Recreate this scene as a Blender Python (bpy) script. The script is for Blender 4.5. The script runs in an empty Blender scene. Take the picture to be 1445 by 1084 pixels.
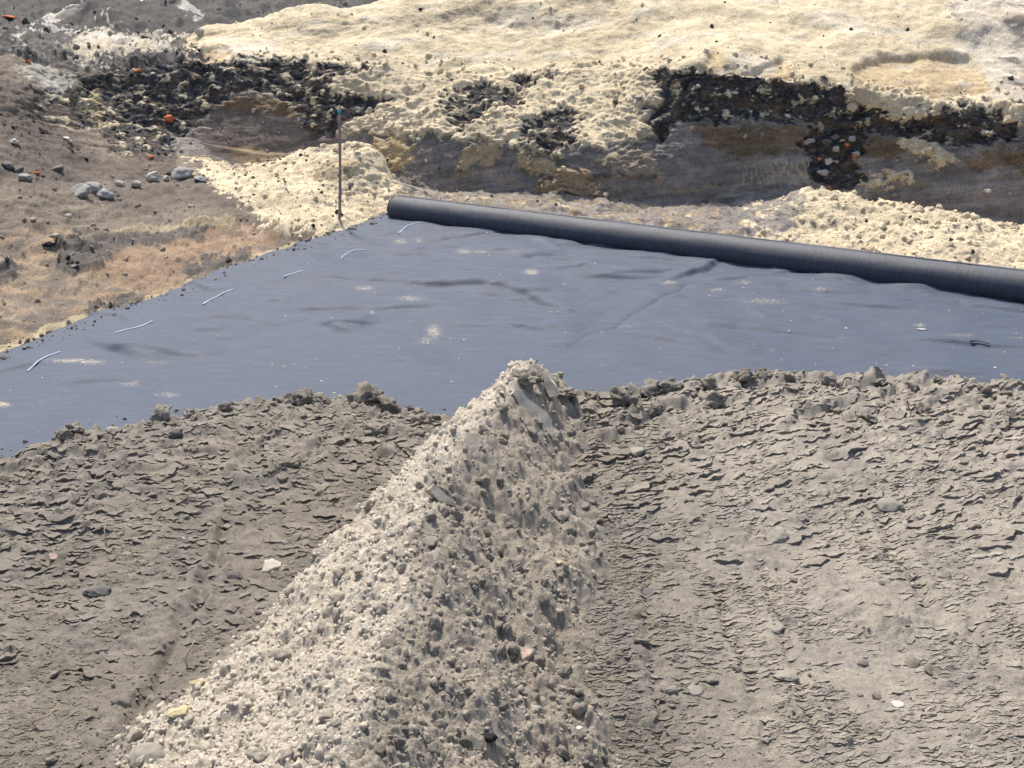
import bpy, bmesh, math, random
import numpy as np
from mathutils import Vector, Matrix, noise as mnoise

random.seed(7)
RNG = np.random.default_rng(7)
sc = bpy.context.scene

# ------------------------------------------------------------------ camera, light, exposure
F, CX, CY, CAM_H, PITCH = 1549.0, 722.5, 542.0, 2.1, math.radians(22.0)   # photo of 1445 x 1084
CP, SP = math.cos(PITCH), math.sin(PITCH)
cam_d = bpy.data.cameras.new("camera")
cam_d.sensor_width = 36.0
cam_d.lens = 36.0 * F / 1445.0
cam_d.clip_start, cam_d.clip_end = 0.05, 3000
cam = bpy.data.objects.new("camera", cam_d)
cam.location = (0, 0, CAM_H)
cam.rotation_euler = (math.radians(90) - PITCH, 0, 0)
sc.collection.objects.link(cam)
sc.camera = cam

SUN_EL = math.radians(62)
SUN_H = Vector((-0.36, 0.93, 0)).normalized()
SUN = Vector((SUN_H.x * math.cos(SUN_EL), SUN_H.y * math.cos(SUN_EL), math.sin(SUN_EL)))
world = bpy.data.worlds.new("World")
sc.world = world
world.use_nodes = True
wn = world.node_tree.nodes
wn.clear()
sky = wn.new("ShaderNodeTexSky")
sky.sky_type = "NISHITA"
sky.sun_disc = False
sky.sun_elevation = SUN_EL
sky.sun_rotation = math.atan2(SUN_H.x, SUN_H.y)
sky.dust_density = 3.0
bg = wn.new("ShaderNodeBackground")
bg.inputs["Strength"].default_value = 0.15
wo = wn.new("ShaderNodeOutputWorld")
world.node_tree.links.new(sky.outputs[0], bg.inputs[0])
world.node_tree.links.new(bg.outputs[0], wo.inputs[0])
sun_d = bpy.data.lights.new("sun", "SUN")
sun_d.energy = 3.9
sun_d.angle = math.radians(5.0)
sun_d.color = (1.0, 0.94, 0.83)
sun = bpy.data.objects.new("sun", sun_d)
sun.rotation_euler = SUN.to_track_quat("Z", "Y").to_euler()
sun.location = (0, 0, 20)
sc.collection.objects.link(sun)
sc.view_settings.view_transform = "Standard"
sc.view_settings.look = "None"
sc.view_settings.gamma = 1.0
sc.view_settings.exposure = 0.60
sc.view_settings.use_curve_mapping = False
sc.render.engine = "CYCLES"
sc.cycles.max_bounces = 5
sc.cycles.diffuse_bounces = 3

COL = sc.collection

# ------------------------------------------------------------------ numeric helpers
def ang(row):
    return PITCH - math.atan((CY - row) / F)

def zrow(row, y):                       # height of a point seen at this row when it stands y metres away
    return CAM_H - y * math.tan(ang(row))

def to_px(P):
    x, y, z = P[..., 0], P[..., 1], P[..., 2] - CAM_H
    d = y * CP - z * SP
    u = y * SP + z * CP
    d = np.maximum(d, 1e-3)
    return CX + F * x / d, CY - F * u / d, d

def on_plane(X, row, z=0.0):
    y = (CAM_H - z) / math.tan(ang(row))
    d = y * CP + (CAM_H - z) * SP
    return np.array([(X - CX) / F * d, y, z])

def h32(a):
    a = a.astype(np.uint32)
    a ^= a >> np.uint32(16); a *= np.uint32(0x7feb352d)
    a ^= a >> np.uint32(15); a *= np.uint32(0x846ca68b)
    a ^= a >> np.uint32(16)
    return a

def hash2(i, j, seed):
    return h32((i.astype(np.int64) * 73856093 ^ j.astype(np.int64) * 19349663 ^ (seed * 83492791 + 1013)) & 0xffffffff)

def r01(h, k=0):
    return (h32(h + np.uint32(k * 2654435761 & 0xffffffff)) & np.uint32(0xffffff)) / float(0xffffff)

def perlin2(x, y, seed=0):
    xi, yi = np.floor(x), np.floor(y)
    fx, fy = x - xi, y - yi
    xi, yi = xi.astype(np.int64), yi.astype(np.int64)
    u, v = fx * fx * fx * (fx * (fx * 6 - 15) + 10), fy * fy * fy * (fy * (fy * 6 - 15) + 10)
    out = 0
    for dx in (0, 1):
        for dy in (0, 1):
            a = r01(hash2(xi + dx, yi + dy, seed)) * 2 * np.pi
            g = np.cos(a) * (fx - dx) + np.sin(a) * (fy - dy)
            out = out + g * (u if dx else 1 - u) * (v if dy else 1 - v)
    return out * 1.5

def fbm2(x, y, octs=4, seed=0, gain=0.5):
    s, a, f = 0, 1.0, 1.0
    for o in range(octs):
        s = s + a * perlin2(x * f + 17.3 * o, y * f - 9.1 * o, seed + o)
        a *= gain; f *= 2.03
    return s

def worley(x, y, seed=0, jit=0.95):
    """F1 distance, F2-F1, cell hash and offset to the nearest centre"""
    xi, yi = np.floor(x).astype(np.int64), np.floor(y).astype(np.int64)
    f1 = np.full(x.shape, 9.0); f2 = np.full(x.shape, 9.0)
    hid = np.zeros(x.shape, np.uint32); ox = np.zeros(x.shape); oy = np.zeros(x.shape)
    for dx in (-1, 0, 1):
        for dy in (-1, 0, 1):
            h = hash2(xi + dx, yi + dy, seed)
            px = xi + dx + 0.5 + jit * (r01(h, 1) - 0.5)
            py = yi + dy + 0.5 + jit * (r01(h, 2) - 0.5)
            ex, ey = x - px, y - py
            d = np.sqrt(ex * ex + ey * ey)
            near = d < f1
            f2 = np.where(near, f1, np.minimum(f2, d))
            f1 = np.where(near, d, f1)
            hid = np.where(near, h, hid)
            ox = np.where(near, ex, ox); oy = np.where(near, ey, oy)
    return f1, f2 - f1, hid, ox, oy

def domes(x, y, seed, prob=1.0, rmin=0.3, rmax=0.62):
    """round lumps, one to a cell, heights in cell sizes"""
    xi, yi = np.floor(x).astype(np.int64), np.floor(y).astype(np.int64)
    out = np.zeros(x.shape)
    for dx in (-1, 0, 1):
        for dy in (-1, 0, 1):
            h = hash2(xi + dx, yi + dy, seed)
            px = xi + dx + r01(h, 1); py = yi + dy + r01(h, 2)
            r = rmin + (rmax - rmin) * r01(h, 3) ** 2
            r = np.where(r01(h, 4) < prob, r, 0)
            d2 = (x - px) ** 2 + (y - py) ** 2
            out = np.maximum(out, np.sqrt(np.maximum(r * r - d2, 0)))
    return out

def sstep(a, b, x):
    t = np.clip((x - a) / (b - a), 0, 1)
    return t * t * (3 - 2 * t)

def in_poly(px, py, poly):
    poly = np.asarray(poly, float)
    inside = np.zeros(px.shape, bool)
    n = len(poly)
    j = n - 1
    for i in range(n):
        xi, yi = poly[i]; xj, yj = poly[j]
        c = ((yi > py) != (yj > py)) & (px < (xj - xi) * (py - yi) / (yj - yi + 1e-9) + xi)
        inside ^= c
        j = i
    return inside

def seg_dist(x, y, pts):
    """distance to a polyline, arc fraction 0..1 and side sign"""
    best = np.full(x.shape, 1e9); frac = np.zeros(x.shape); side = np.zeros(x.shape)
    pts = np.asarray(pts, float)
    L = np.r_[0, np.cumsum(np.hypot(*np.diff(pts, axis=0).T))]
    for i in range(len(pts) - 1):
        a, b = pts[i], pts[i + 1]
        v = b - a; l2 = v @ v
        t = np.clip(((x - a[0]) * v[0] + (y - a[1]) * v[1]) / l2, 0, 1)
        ex, ey = x - a[0] - t * v[0], y - a[1] - t * v[1]
        d = np.hypot(ex, ey)
        m = d < best
        best = np.where(m, d, best)
        frac = np.where(m, (L[i] + t * math.sqrt(l2)) / L[-1], frac)
        side = np.where(m, np.sign(v[0] * ey - v[1] * ex), side)
    return best, frac, side

def blur(a, n):
    for _ in range(n):
        b = np.pad(a, 1, mode='edge')
        a = (b[:-2, 1:-1] + 2 * b[1:-1, 1:-1] + b[2:, 1:-1]) / 4
        b = np.pad(a, 1, mode='edge')
        a = (b[1:-1, :-2] + 2 * b[1:-1, 1:-1] + b[1:-1, 2:]) / 4
    return a

def normals(P):
    a = np.gradient(P, axis=1); b = np.gradient(P, axis=0)
    n = np.cross(a, b)
    return n / (np.linalg.norm(n, axis=-1, keepdims=True) + 1e-12)

# ------------------------------------------------------------------ mesh helpers
def mesh_from(name, V, Fq, mat=None, col=None, smooth=True):
    V = np.asarray(V, np.float32); Fq = np.asarray(Fq, np.int32)
    k = Fq.shape[1]
    me = bpy.data.meshes.new(name)
    me.vertices.add(len(V)); me.vertices.foreach_set("co", V.ravel())
    me.loops.add(Fq.size); me.loops.foreach_set("vertex_index", Fq.ravel())
    me.polygons.add(len(Fq))
    me.polygons.foreach_set("loop_start", np.arange(0, Fq.size, k, dtype=np.int32))
    me.polygons.foreach_set("use_smooth", np.full(len(Fq), smooth))
    if col is not None:
        at = me.attributes.new("albedo", "FLOAT_COLOR", "POINT")
        c = np.ones((len(V), 4), np.float32); c[:, :3] = col
        at.data.foreach_set("color", c.ravel())
    me.update(calc_edges=True)
    if mat: me.materials.append(mat)
    return me

def link(name, data, parent=None, **props):
    o = bpy.data.objects.new(name, data)
    COL.objects.link(o)
    if parent is not None: o.parent = parent
    for k, v in props.items(): o[k] = v
    return o

def grid_faces(nr, nc):
    i = np.arange(nr - 1)[:, None] * nc + np.arange(nc - 1)[None, :]
    return np.stack([i, i + 1, i + nc + 1, i + nc], -1).reshape(-1, 4)

def split_object(name, P, col, fmask, mat, **props):
    nr, nc = P.shape[:2]
    Fq = grid_faces(nr, nc)[fmask.ravel()]
    used, inv = np.unique(Fq, return_inverse=True)
    me = mesh_from(name, P.reshape(-1, 3)[used], inv.reshape(Fq.shape), mat, col.reshape(-1, 3)[used])
    return link(name, me, **props)

# ------------------------------------------------------------------ materials
def mat_new(name):
    m = bpy.data.materials.new(name); m.use_nodes = True
    nt = m.node_tree; nt.nodes.clear()
    out = nt.nodes.new("ShaderNodeOutputMaterial")
    b = nt.nodes.new("ShaderNodeBsdfPrincipled")
    nt.links.new(b.outputs[0], out.inputs[0])
    return m, nt, b

def node(nt, kind, **kw):
    n = nt.nodes.new(kind)
    for k, v in kw.items():
        if k in n.inputs: n.inputs[k].default_value = v
        else: setattr(n, k, v)
    return n

def earth_mat(name, rgb=None, scale=60.0, contrast=0.5, bump=0.25, bdist=0.01, rough=0.95, per_obj=0.0):
    """grainy soil: colour from the 'albedo' attribute or a constant, broken up by grain noise"""
    m, nt, b = mat_new(name)
    L = nt.links
    tc = node(nt, "ShaderNodeTexCoord")
    if rgb is None:
        src = node(nt, "ShaderNodeAttribute", attribute_name="albedo").outputs["Color"]
    else:
        src = node(nt, "ShaderNodeRGB"); src.outputs[0].default_value = (*rgb, 1); src = src.outputs[0]
    n1 = node(nt, "ShaderNodeTexNoise", Scale=scale, Detail=8.0, Roughness=0.7)
    n2 = node(nt, "ShaderNodeTexNoise", Scale=scale * 0.13, Detail=5.0, Roughness=0.6)
    co = tc.outputs["Object"]
    if rgb is not None and per_obj:
        oi = node(nt, "ShaderNodeObjectInfo")
        ad = node(nt, "ShaderNodeVectorMath", operation="ADD")
        L.new(tc.outputs["Object"], ad.inputs[0]); L.new(oi.outputs["Location"], ad.inputs[1])
        co = ad.outputs[0]
    L.new(co, n1.inputs["Vector"]); L.new(co, n2.inputs["Vector"])
    r1 = node(nt, "ShaderNodeMapRange"); r1.inputs[1].default_value = 0.3; r1.inputs[2].default_value = 0.7
    r1.inputs[3].default_value = 1 - contrast; r1.inputs[4].default_value = 1 + contrast
    r2 = node(nt, "ShaderNodeMapRange"); r2.inputs[1].default_value = 0.3; r2.inputs[2].default_value = 0.7
    r2.inputs[3].default_value = 1 - contrast * 0.45; r2.inputs[4].default_value = 1 + contrast * 0.45
    L.new(n1.outputs[0], r1.inputs[0]); L.new(n2.outputs[0], r2.inputs[0])
    mu = node(nt, "ShaderNodeMath", operation="MULTIPLY"); L.new(r1.outputs[0], mu.inputs[0]); L.new(r2.outputs[0], mu.inputs[1])
    fac = mu.outputs[0]
    if per_obj:
        oi2 = node(nt, "ShaderNodeObjectInfo")
        r3 = node(nt, "ShaderNodeMapRange"); r3.inputs[3].default_value = 1 - per_obj; r3.inputs[4].default_value = 1 + per_obj
        L.new(oi2.outputs["Random"], r3.inputs[0])
        m2 = node(nt, "ShaderNodeMath", operation="MULTIPLY"); L.new(fac, m2.inputs[0]); L.new(r3.outputs[0], m2.inputs[1])
        fac = m2.outputs[0]
    sc_ = node(nt, "ShaderNodeVectorMath", operation="SCALE")
    L.new(src, sc_.inputs[0]); L.new(fac, sc_.inputs["Scale"])
    L.new(sc_.outputs[0], b.inputs["Base Color"])
    b.inputs["Roughness"].default_value = rough
    b.inputs["Specular IOR Level"].default_value = 0.25
    bp = node(nt, "ShaderNodeBump", Strength=bump, Distance=bdist)
    L.new(n1.outputs[0], bp.inputs["Height"]); L.new(bp.outputs[0], b.inputs["Normal"])
    return m

M_bank = earth_mat("bank_earth", None, 75, 0.40, 0.75, 0.03)
M_soil = earth_mat("grey_soil", None, 170, 0.34, 0.85, 0.010)
M_sand_clod = earth_mat("sand_clod", (0.585, 0.49, 0.345), 60, 0.25, 0.5, 0.02, per_obj=0.12)
M_peat_clod = earth_mat("peat_clod", (0.05, 0.046, 0.045), 60, 0.5, 0.6, 0.02, per_obj=0.3)
M_soil_clod = earth_mat("soil_clod", (0.415, 0.368, 0.30), 150, 0.3, 0.7, 0.006, per_obj=0.15)
M_wet_clod = earth_mat("moist_clod", (0.22, 0.194, 0.16), 150, 0.3, 0.7, 0.006, per_obj=0.18)
def stone_mat(name, rgb, c=0.35): return earth_mat(name, rgb, 55, c, 0.3, 0.008, rough=0.8, per_obj=0.08)
M_stone = stone_mat("grey_stone", (0.30, 0.29, 0.27))
M_soil_stone = stone_mat("dusty_stone", (0.235, 0.215, 0.18), .25)
M_dark_stone = stone_mat("dark_stone", (0.125, 0.115, 0.105))
M_tan_stone = stone_mat("tan_stone", (0.40, 0.33, 0.20))
M_pale_stone = stone_mat("pale_stone", (0.40, 0.36, 0.30))
M_pink_stone = stone_mat("pinkish_stone", (0.34, 0.25, 0.20))
M_brick = stone_mat("orange_brick", (0.52, 0.15, 0.055), 0.3)
M_white = stone_mat("white_chalk", (0.42, 0.40, 0.36), 0.25)
M_peat_lump = stone_mat("black_peat", (0.018, 0.017, 0.017), 0.5)

def fabric_mat(name, dusty):
    m, nt, b = mat_new(name)
    L = nt.links
    tc = node(nt, "ShaderNodeTexCoord")
    mp = node(nt, "ShaderNodeMapping")
    mp.inputs["Rotation"].default_value = (0, 0, math.radians(27.8) if dusty else 0)
    mp.inputs["Scale"].default_value = (5, 85, 40) if dusty else (60, 14, 14)
    L.new(tc.outputs["Object"], mp.inputs[0])
    st = node(nt, "ShaderNodeTexNoise", Scale=1.0, Detail=5.0, Roughness=0.7)
    L.new(mp.outputs[0], st.inputs["Vector"])
    fine = node(nt, "ShaderNodeTexNoise", Scale=260.0, Detail=3.0)
    L.new(tc.outputs["Object"], fine.inputs["Vector"])
    mx = node(nt, "ShaderNodeMath", operation="ADD"); L.new(st.outputs[0], mx.inputs[0]); L.new(fine.outputs[0], mx.inputs[1])
    mr = node(nt, "ShaderNodeMapRange"); mr.inputs[1].default_value = 0.8; mr.inputs[2].default_value = 1.2
    mr.inputs[3].default_value = 0.55; mr.inputs[4].default_value = 1.45
    L.new(mx.outputs[0], mr.inputs[0])
    rgb = node(nt, "ShaderNodeRGB"); rgb.outputs[0].default_value = ((0.029, 0.043, 0.074, 1) if dusty else (0.028, 0.034, 0.049, 1))
    s = node(nt, "ShaderNodeVectorMath", operation="SCALE"); L.new(rgb.outputs[0], s.inputs[0]); L.new(mr.outputs[0], s.inputs["Scale"])
    colr = s.outputs[0]
    if dusty:
        at = node(nt, "ShaderNodeAttribute", attribute_name="albedo")
        sep = node(nt, "ShaderNodeSeparateColor"); L.new(at.outputs["Color"], sep.inputs[0])
        n3 = node(nt, "ShaderNodeTexNoise", Scale=75.0, Detail=8.0, Roughness=0.75)
        L.new(tc.outputs["Object"], n3.inputs["Vector"])
        # dust shows where noise beats the threshold set by the dust amount
        ma = node(nt, "ShaderNodeMath", operation="MULTIPLY_ADD"); ma.inputs[1].default_value = 0.36; ma.inputs[2].default_value = -0.69
        L.new(sep.outputs[0], ma.inputs[0])
        su = node(nt, "ShaderNodeMath", operation="ADD"); L.new(ma.outputs[0], su.inputs[0]); L.new(n3.outputs[0], su.inputs[1])
        r4 = node(nt, "ShaderNodeMapRange"); r4.inputs[1].default_value = 0.0; r4.inputs[2].default_value = 0.16; r4.inputs[4].default_value = 0.75
        L.new(su.outputs[0], r4.inputs[0])
        mix = node(nt, "ShaderNodeMix", data_type="RGBA")
        L.new(r4.outputs[0], mix.inputs[0]); L.new(colr, mix.inputs[6]); mix.inputs[7].default_value = (0.36, 0.31, 0.23, 1)
        colr = mix.outputs[2]
    L.new(colr, b.inputs["Base Color"])
    b.inputs["Roughness"].default_value = 0.62 if dusty else 0.58
    b.inputs["Specular IOR Level"].default_value = 0.45 if dusty else 0.6
    b.inputs["Sheen Weight"].default_value = 0.12
    b.inputs["Sheen Roughness"].default_value = 0.4
    bp = node(nt, "ShaderNodeBump", Strength=0.5, Distance=0.006)
    L.new(mx.outputs[0], bp.inputs["Height"]); L.new(bp.outputs[0], b.inputs["Normal"])
    return m
M_sheet = fabric_mat("geotextile_sheet", True)
M_roll = fabric_mat("geotextile_roll", False)

def plain_mat(name, rgb, rough=0.7, scale=30, contrast=0.25):
    return earth_mat(name, rgb, scale, contrast, 0.2, 0.003, rough=rough)
M_thread = plain_mat("white_marking", (0.26, 0.31, 0.40), 0.8, 90, 0.35)
M_wood = plain_mat("weathered_wood", (0.30, 0.225, 0.19), 0.8, 40, 0.35)
M_teal = plain_mat("teal_paint", (0.04, 0.34, 0.36), 0.6)
M_twig = plain_mat("dry_root", (0.36, 0.29, 0.20), 0.9)
M_bark = plain_mat("dark_twig", (0.05, 0.04, 0.035), 0.9)

# ------------------------------------------------------------------ lump meshes (shared data)
def lump(name, seed, sub=3, rough=0.35, flat=(1, 1, 1), facets=0, fine=0.12, mat=None, freq=1.3):
    bm = bmesh.new()
    bmesh.ops.create_icosphere(bm, subdivisions=sub, radius=1.0)
    rnd = random.Random(seed)
    off = Vector((rnd.uniform(-50, 50), rnd.uniform(-50, 50), rnd.uniform(-50, 50)))
    planes = []
    for _ in range(facets):
        d = Vector((rnd.gauss(0, 1), rnd.gauss(0, 1), rnd.gauss(0, 1))).normalized()
        planes.append((d, rnd.uniform(0.5, 0.85)))
    for v in bm.verts:
        p = v.co.copy()
        for d, h in planes:
            t = p.dot(d)
            if t > h: p -= d * (t - h)
        n = mnoise.fractal(v.co * freq + off, 1.0, 2.0, 3)
        n2 = mnoise.noise(v.co * 4.5 + off)
        p *= 1 + rough * n + fine * n2
        v.co = Vector((p.x * flat[0], p.y * flat[1], p.z * flat[2]))
    me = bpy.data.meshes.new(name)
    bm.to_mesh(me); bm.free()
    me.polygons.foreach_set("use_smooth", [True] * len(me.polygons))
    if mat: me.materials.append(mat)
    return me

def mesh_arrays(me):
    V = np.empty(len(me.vertices) * 3, np.float32); me.vertices.foreach_get("co", V)
    T = np.empty(len(me.polygons) * 3, np.int32); me.polygons.foreach_get("vertices", T)
    return V.reshape(-1, 3), T.reshape(-1, 3)

def rand_rot(rng, tilt=3.2):
    a, b, c = rng.uniform(-tilt, tilt), rng.uniform(-tilt, tilt), rng.uniform(0, 6.283)
    return Matrix.Rotation(c, 3, "Z") @ Matrix.Rotation(b, 3, "Y") @ Matrix.Rotation(a, 3, "X")

def scatter(parent, name, spots, protos, proto_small, keep=300, tilt=3.2, rng=None, stuff_name=None, squash=None):
    """spots: (x, y, z, radius). The largest ones in the picture become parts of parent, the rest one loose mass."""
    rng = rng or random.Random(3)
    A = np.array([s[:4] for s in spots])
    X, R, D = to_px(A[:, :3])
    size = A[:, 3] / D
    vis = (X > -20) & (X < 1465) & (R > -20) & (R < 1104)
    order = np.argsort(-(size * np.where(vis, 1, 0.01)))
    for n, k in enumerate(order[:keep]):
        x, y, z, r = A[k]
        o = link(name, rng.choice(protos), parent)
        rot = rand_rot(rng, tilt)
        s = (r * rng.uniform(0.8, 1.2), r * rng.uniform(0.8, 1.2), r * rng.uniform(0.7, 1.0) * (squash or 1))
        o.matrix_world = Matrix.Translation((x, y, z)) @ rot.to_4x4() @ Matrix.Diagonal((*s, 1))
    rest = order[keep:]
    if len(rest):
        VV, TT, base = [], [], 0
        arrs = [mesh_arrays(m) for m in proto_small]
        for k in rest:
            x, y, z, r = A[k]
            V, T = arrs[rng.randrange(len(arrs))]
            M = np.array(rand_rot(rng, tilt)) @ np.diag([r * rng.uniform(.8, 1.2), r * rng.uniform(.8, 1.2), r * rng.uniform(.7, 1.) * (squash or 1)])
            VV.append(V @ M.T + np.array([x, y, z])); TT.append(T + base); base += len(V)
        me = mesh_from(stuff_name or name, np.concatenate(VV), np.concatenate(TT), proto_small[0].materials[0])
        link(stuff_name or name, me, parent, kind="stuff")

# ------------------------------------------------------------------ lateral fan of columns
def fan(step_in, lo=-60, hi=1505, lo2=-700, hi2=2150, step_out=9):
    return np.r_[np.arange(lo2, lo, step_out), np.arange(lo, hi, step_in), np.arange(hi, hi2, step_out)].astype(float)

# ================================================================== GROUND UNDER EVERYTHING
me = mesh_from("ground", [(-900, -900, -0.6), (900, -900, -0.6), (900, 900, -0.6), (-900, 900, -0.6)], [(0, 1, 2, 3)],
               earth_mat("far_ground", (0.2, 0.17, 0.13), 3, 0.3))
link("ground", me, kind="structure", label="bare brown ground reaching away beyond the pit")
me = mesh_from("pit_floor", [(-7, 1, -0.06), (9, 1, -0.06), (9, 13, -0.06), (-7, 13, -0.06)], [(0, 1, 2, 3)],
               earth_mat("pit_floor", (0.16, 0.14, 0.12), 20, 0.3))
link("pit_floor", me, kind="structure", label="dark earth floor of the pit under the fabric")

# ================================================================== BANK BEHIND AND BESIDE THE FABRIC
# columns of the photo; for each the profile from the pit floor up, over the cut face and the sand to the far rubble.
# each entry: ('r', row, distance) seen there, or ('z', height, distance) hidden
R_, Z_ = "r", "z"
far = [(R_, 30, 17.5), (R_, 0, 23), (R_, -45, 42), (Z_, 3.0, 420)]
def back(y9):
    return [(Z_, 1.1, y9 + 2.2), (Z_, 0.95, 18.0), (Z_, 0.98, 24), (Z_, 1.2, 42), (Z_, 3.0, 420)]
COLS = {
 -400: [(Z_, -.05, 4.0), (R_, 650, 4.35), (R_, 520, 5.0), (R_, 380, 5.9), (R_, 270, 6.8), (R_, 190, 7.8), (R_, 140, 8.8), (R_, 105, 10), (R_, 88, 11.5), (R_, 70, 13.2), (R_, 50, 15.5)] + [(R_, 28, 19), (R_, 0, 24), (R_, -45, 42), (Z_, 3., 420)],
 0:    [(Z_, -.05, 5.40), (R_, 507, 5.55), (R_, 400, 6.6), (R_, 290, 7.6), (R_, 200, 8.6), (R_, 140, 9.5), (R_, 105, 10.3), (R_, 88, 11.3), (R_, 72, 12.6), (R_, 56, 14), (R_, 44, 16)] + [(R_, 26, 19), (R_, 0, 24), (R_, -45, 42), (Z_, 3., 420)],
 80:   [(Z_, -.05, 5.75), (R_, 480, 5.88), (R_, 385, 6.9), (R_, 278, 8.1), (R_, 205, 9.2), (R_, 160, 10.1), (R_, 122, 10.8), (R_, 98, 11.3), (R_, 84, 12.3), (R_, 68, 13.6), (R_, 56, 15)] + [(R_, 28, 18.5), (R_, 0, 23), (R_, -45, 42), (Z_, 3., 420)],
 150:  [(Z_, -.05, 6.1), (R_, 448, 6.26), (R_, 372, 7.2), (R_, 272, 8.7), (R_, 212, 9.9), (R_, 172, 10.65), (R_, 134, 11.0), (R_, 100, 11.3), (R_, 90, 12.1), (R_, 80, 13.0), (R_, 66, 14.5)] + [(R_, 30, 18), (R_, 0, 23), (R_, -45, 42), (Z_, 3., 420)],
 230:  [(Z_, -.05, 6.5), (R_, 420, 6.66), (R_, 350, 7.6), (R_, 255, 9.4), (R_, 222, 10.3), (R_, 180, 10.75), (R_, 136, 10.95), (R_, 90, 11.2), (R_, 78, 12.1), (R_, 70, 12.8), (R_, 64, 14.0)] + [(R_, 30, 17.5), (R_, 0, 23), (R_, -45, 42), (Z_, 3., 420)],
 300:  [(Z_, -.05, 6.9), (R_, 396, 7.03), (R_, 330, 8.0), (R_, 250, 9.45), (R_, 231, 10.4), (R_, 186, 10.65), (R_, 136, 10.85), (R_, 82, 11.1), (R_, 62, 11.8), (R_, 45, 12.6), (Z_, .86, 13.8)] + far,
 380:  [(Z_, -.05, 7.3), (R_, 368, 7.43), (R_, 312, 8.3), (R_, 236, 9.5), (Z_, .08, 10.25), (R_, 192, 10.5), (R_, 142, 10.7), (R_, 88, 11.0), (R_, 55, 11.8), (R_, 27, 12.8), (Z_, .9, 14)] + far,
 450:  [(Z_, -.05, 7.75), (R_, 342, 7.9), (R_, 290, 8.7), (R_, 208, 9.55), (Z_, .08, 10.15), (R_, 192, 10.4), (R_, 146, 10.6), (R_, 92, 10.9), (R_, 55, 11.7), (R_, 13, 12.9), (Z_, 1.0, 14.4)] + far,
 515:  [(Z_, -.05, 8.25), (R_, 324, 8.4), (R_, 280, 9.0), (R_, 208, 9.55), (Z_, .08, 10.05), (R_, 196, 10.25), (R_, 150, 10.45), (R_, 95, 10.75), (R_, 50, 11.6), (R_, 4, 12.9), (Z_, 1.1, 14.6)] + far,
 552:  [(Z_, -.05, 8.5), (R_, 308, 8.68), (R_, 284, 9.0), (R_, 252, 9.4), (R_, 268, 9.75), (R_, 202, 10.1), (R_, 152, 10.3), (R_, 97, 10.6), (R_, 48, 11.5), (R_, -2, 13.0)] + back(13.0),
 620:  [(Z_, -.05, 8.5), (Z_, .0, 8.85), (R_, 288, 9.1), (R_, 279, 9.35), (R_, 272, 9.6), (R_, 206, 9.85), (R_, 156, 10.05), (R_, 110, 10.3), (R_, 55, 11.2), (R_, -8, 12.8)] + back(12.8),
 700:  [(Z_, -.05, 8.3), (Z_, .0, 8.6), (R_, 292, 8.9), (R_, 284, 9.15), (R_, 272, 9.4), (R_, 207, 9.6), (R_, 160, 9.75), (R_, 118, 9.95), (R_, 60, 10.9), (R_, -15, 12.6)] + back(12.6),
 850:  [(Z_, -.05, 7.8), (Z_, .0, 8.15), (R_, 306, 8.5), (R_, 298, 8.8), (R_, 282, 9.05), (R_, 215, 9.25), (R_, 170, 9.42), (R_, 112, 9.68), (R_, 50, 10.6), (R_, -20, 12.3)] + back(12.3),
 1000: [(Z_, -.05, 7.4), (Z_, .0, 7.8), (R_, 318, 8.2), (R_, 302, 8.6), (R_, 288, 8.88), (R_, 222, 9.0), (R_, 168, 9.06), (R_, 102, 9.12), (R_, 45, 10.2), (R_, -20, 12.0)] + back(12.0),
 1080: [(Z_, -.05, 7.2), (Z_, .0, 7.5), (R_, 322, 8.0), (R_, 288, 8.45), (R_, 284, 8.75), (R_, 228, 8.88), (R_, 176, 8.96), (R_, 108, 9.06), (R_, 50, 10.1), (R_, -18, 11.9)] + back(11.9),
 1150: [(Z_, -.05, 7.0), (Z_, .0, 7.25), (R_, 328, 7.8), (R_, 272, 8.3), (Z_, .12, 8.68), (R_, 238, 8.82), (R_, 190, 8.92), (R_, 120, 9.03), (R_, 60, 10.0), (R_, -15, 11.8)] + back(11.8),
 1230: [(Z_, -.05, 6.8), (Z_, .0, 7.05), (R_, 338, 7.6), (R_, 282, 8.15), (Z_, .08, 8.6), (R_, 243, 8.75), (R_, 195, 8.85), (R_, 132, 8.96), (R_, 68, 9.9), (R_, -15, 11.7)] + back(11.7),
 1330: [(Z_, -.05, 6.6), (Z_, .0, 6.85), (R_, 356, 7.3), (R_, 300, 7.85), (Z_, .06, 8.4), (R_, 248, 8.58), (R_, 203, 8.68), (R_, 150, 8.8), (R_, 76, 9.75), (R_, -12, 11.5)] + back(11.5),
 1445: [(Z_, -.05, 6.3), (Z_, .0, 6.6), (R_, 376, 7.05), (R_, 330, 7.55), (Z_, .05, 8.25), (R_, 262, 8.42), (R_, 215, 8.5), (R_, 165, 8.62), (R_, 85, 9.6), (R_, -10, 11.4)] + back(11.4),
 1900: [(Z_, -.05, 5.2), (Z_, .0, 5.5), (R_, 440, 5.9), (R_, 395, 6.5), (Z_, .05, 7.2), (R_, 310, 7.5), (R_, 250, 7.7), (R_, 190, 7.9), (R_, 100, 8.9), (R_, -10, 10.8)] + back(10.8),
}
for k_ in COLS:
    if 500 < k_ < 1000:
        w_ = min(1.0, (k_ - 500) / 120, (1000 - k_) / 120)
        for q_, dy_ in ((5, -.05), (6, .10), (7, .32), (8, .30)):
            c_ = COLS[k_][q_]; COLS[k_][q_] = (c_[0], c_[1], c_[2] + dy_ * w_)
for k_ in COLS:
    w_ = min(1.0, max(0.0, (k_ - 260) / 200))
    for q_, dy_ in ((8, -.30), (9, -1.0)):
        c_ = COLS[k_][q_]; COLS[k_][q_] = (c_[0], c_[1], c_[2] + dy_ * w_)
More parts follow.
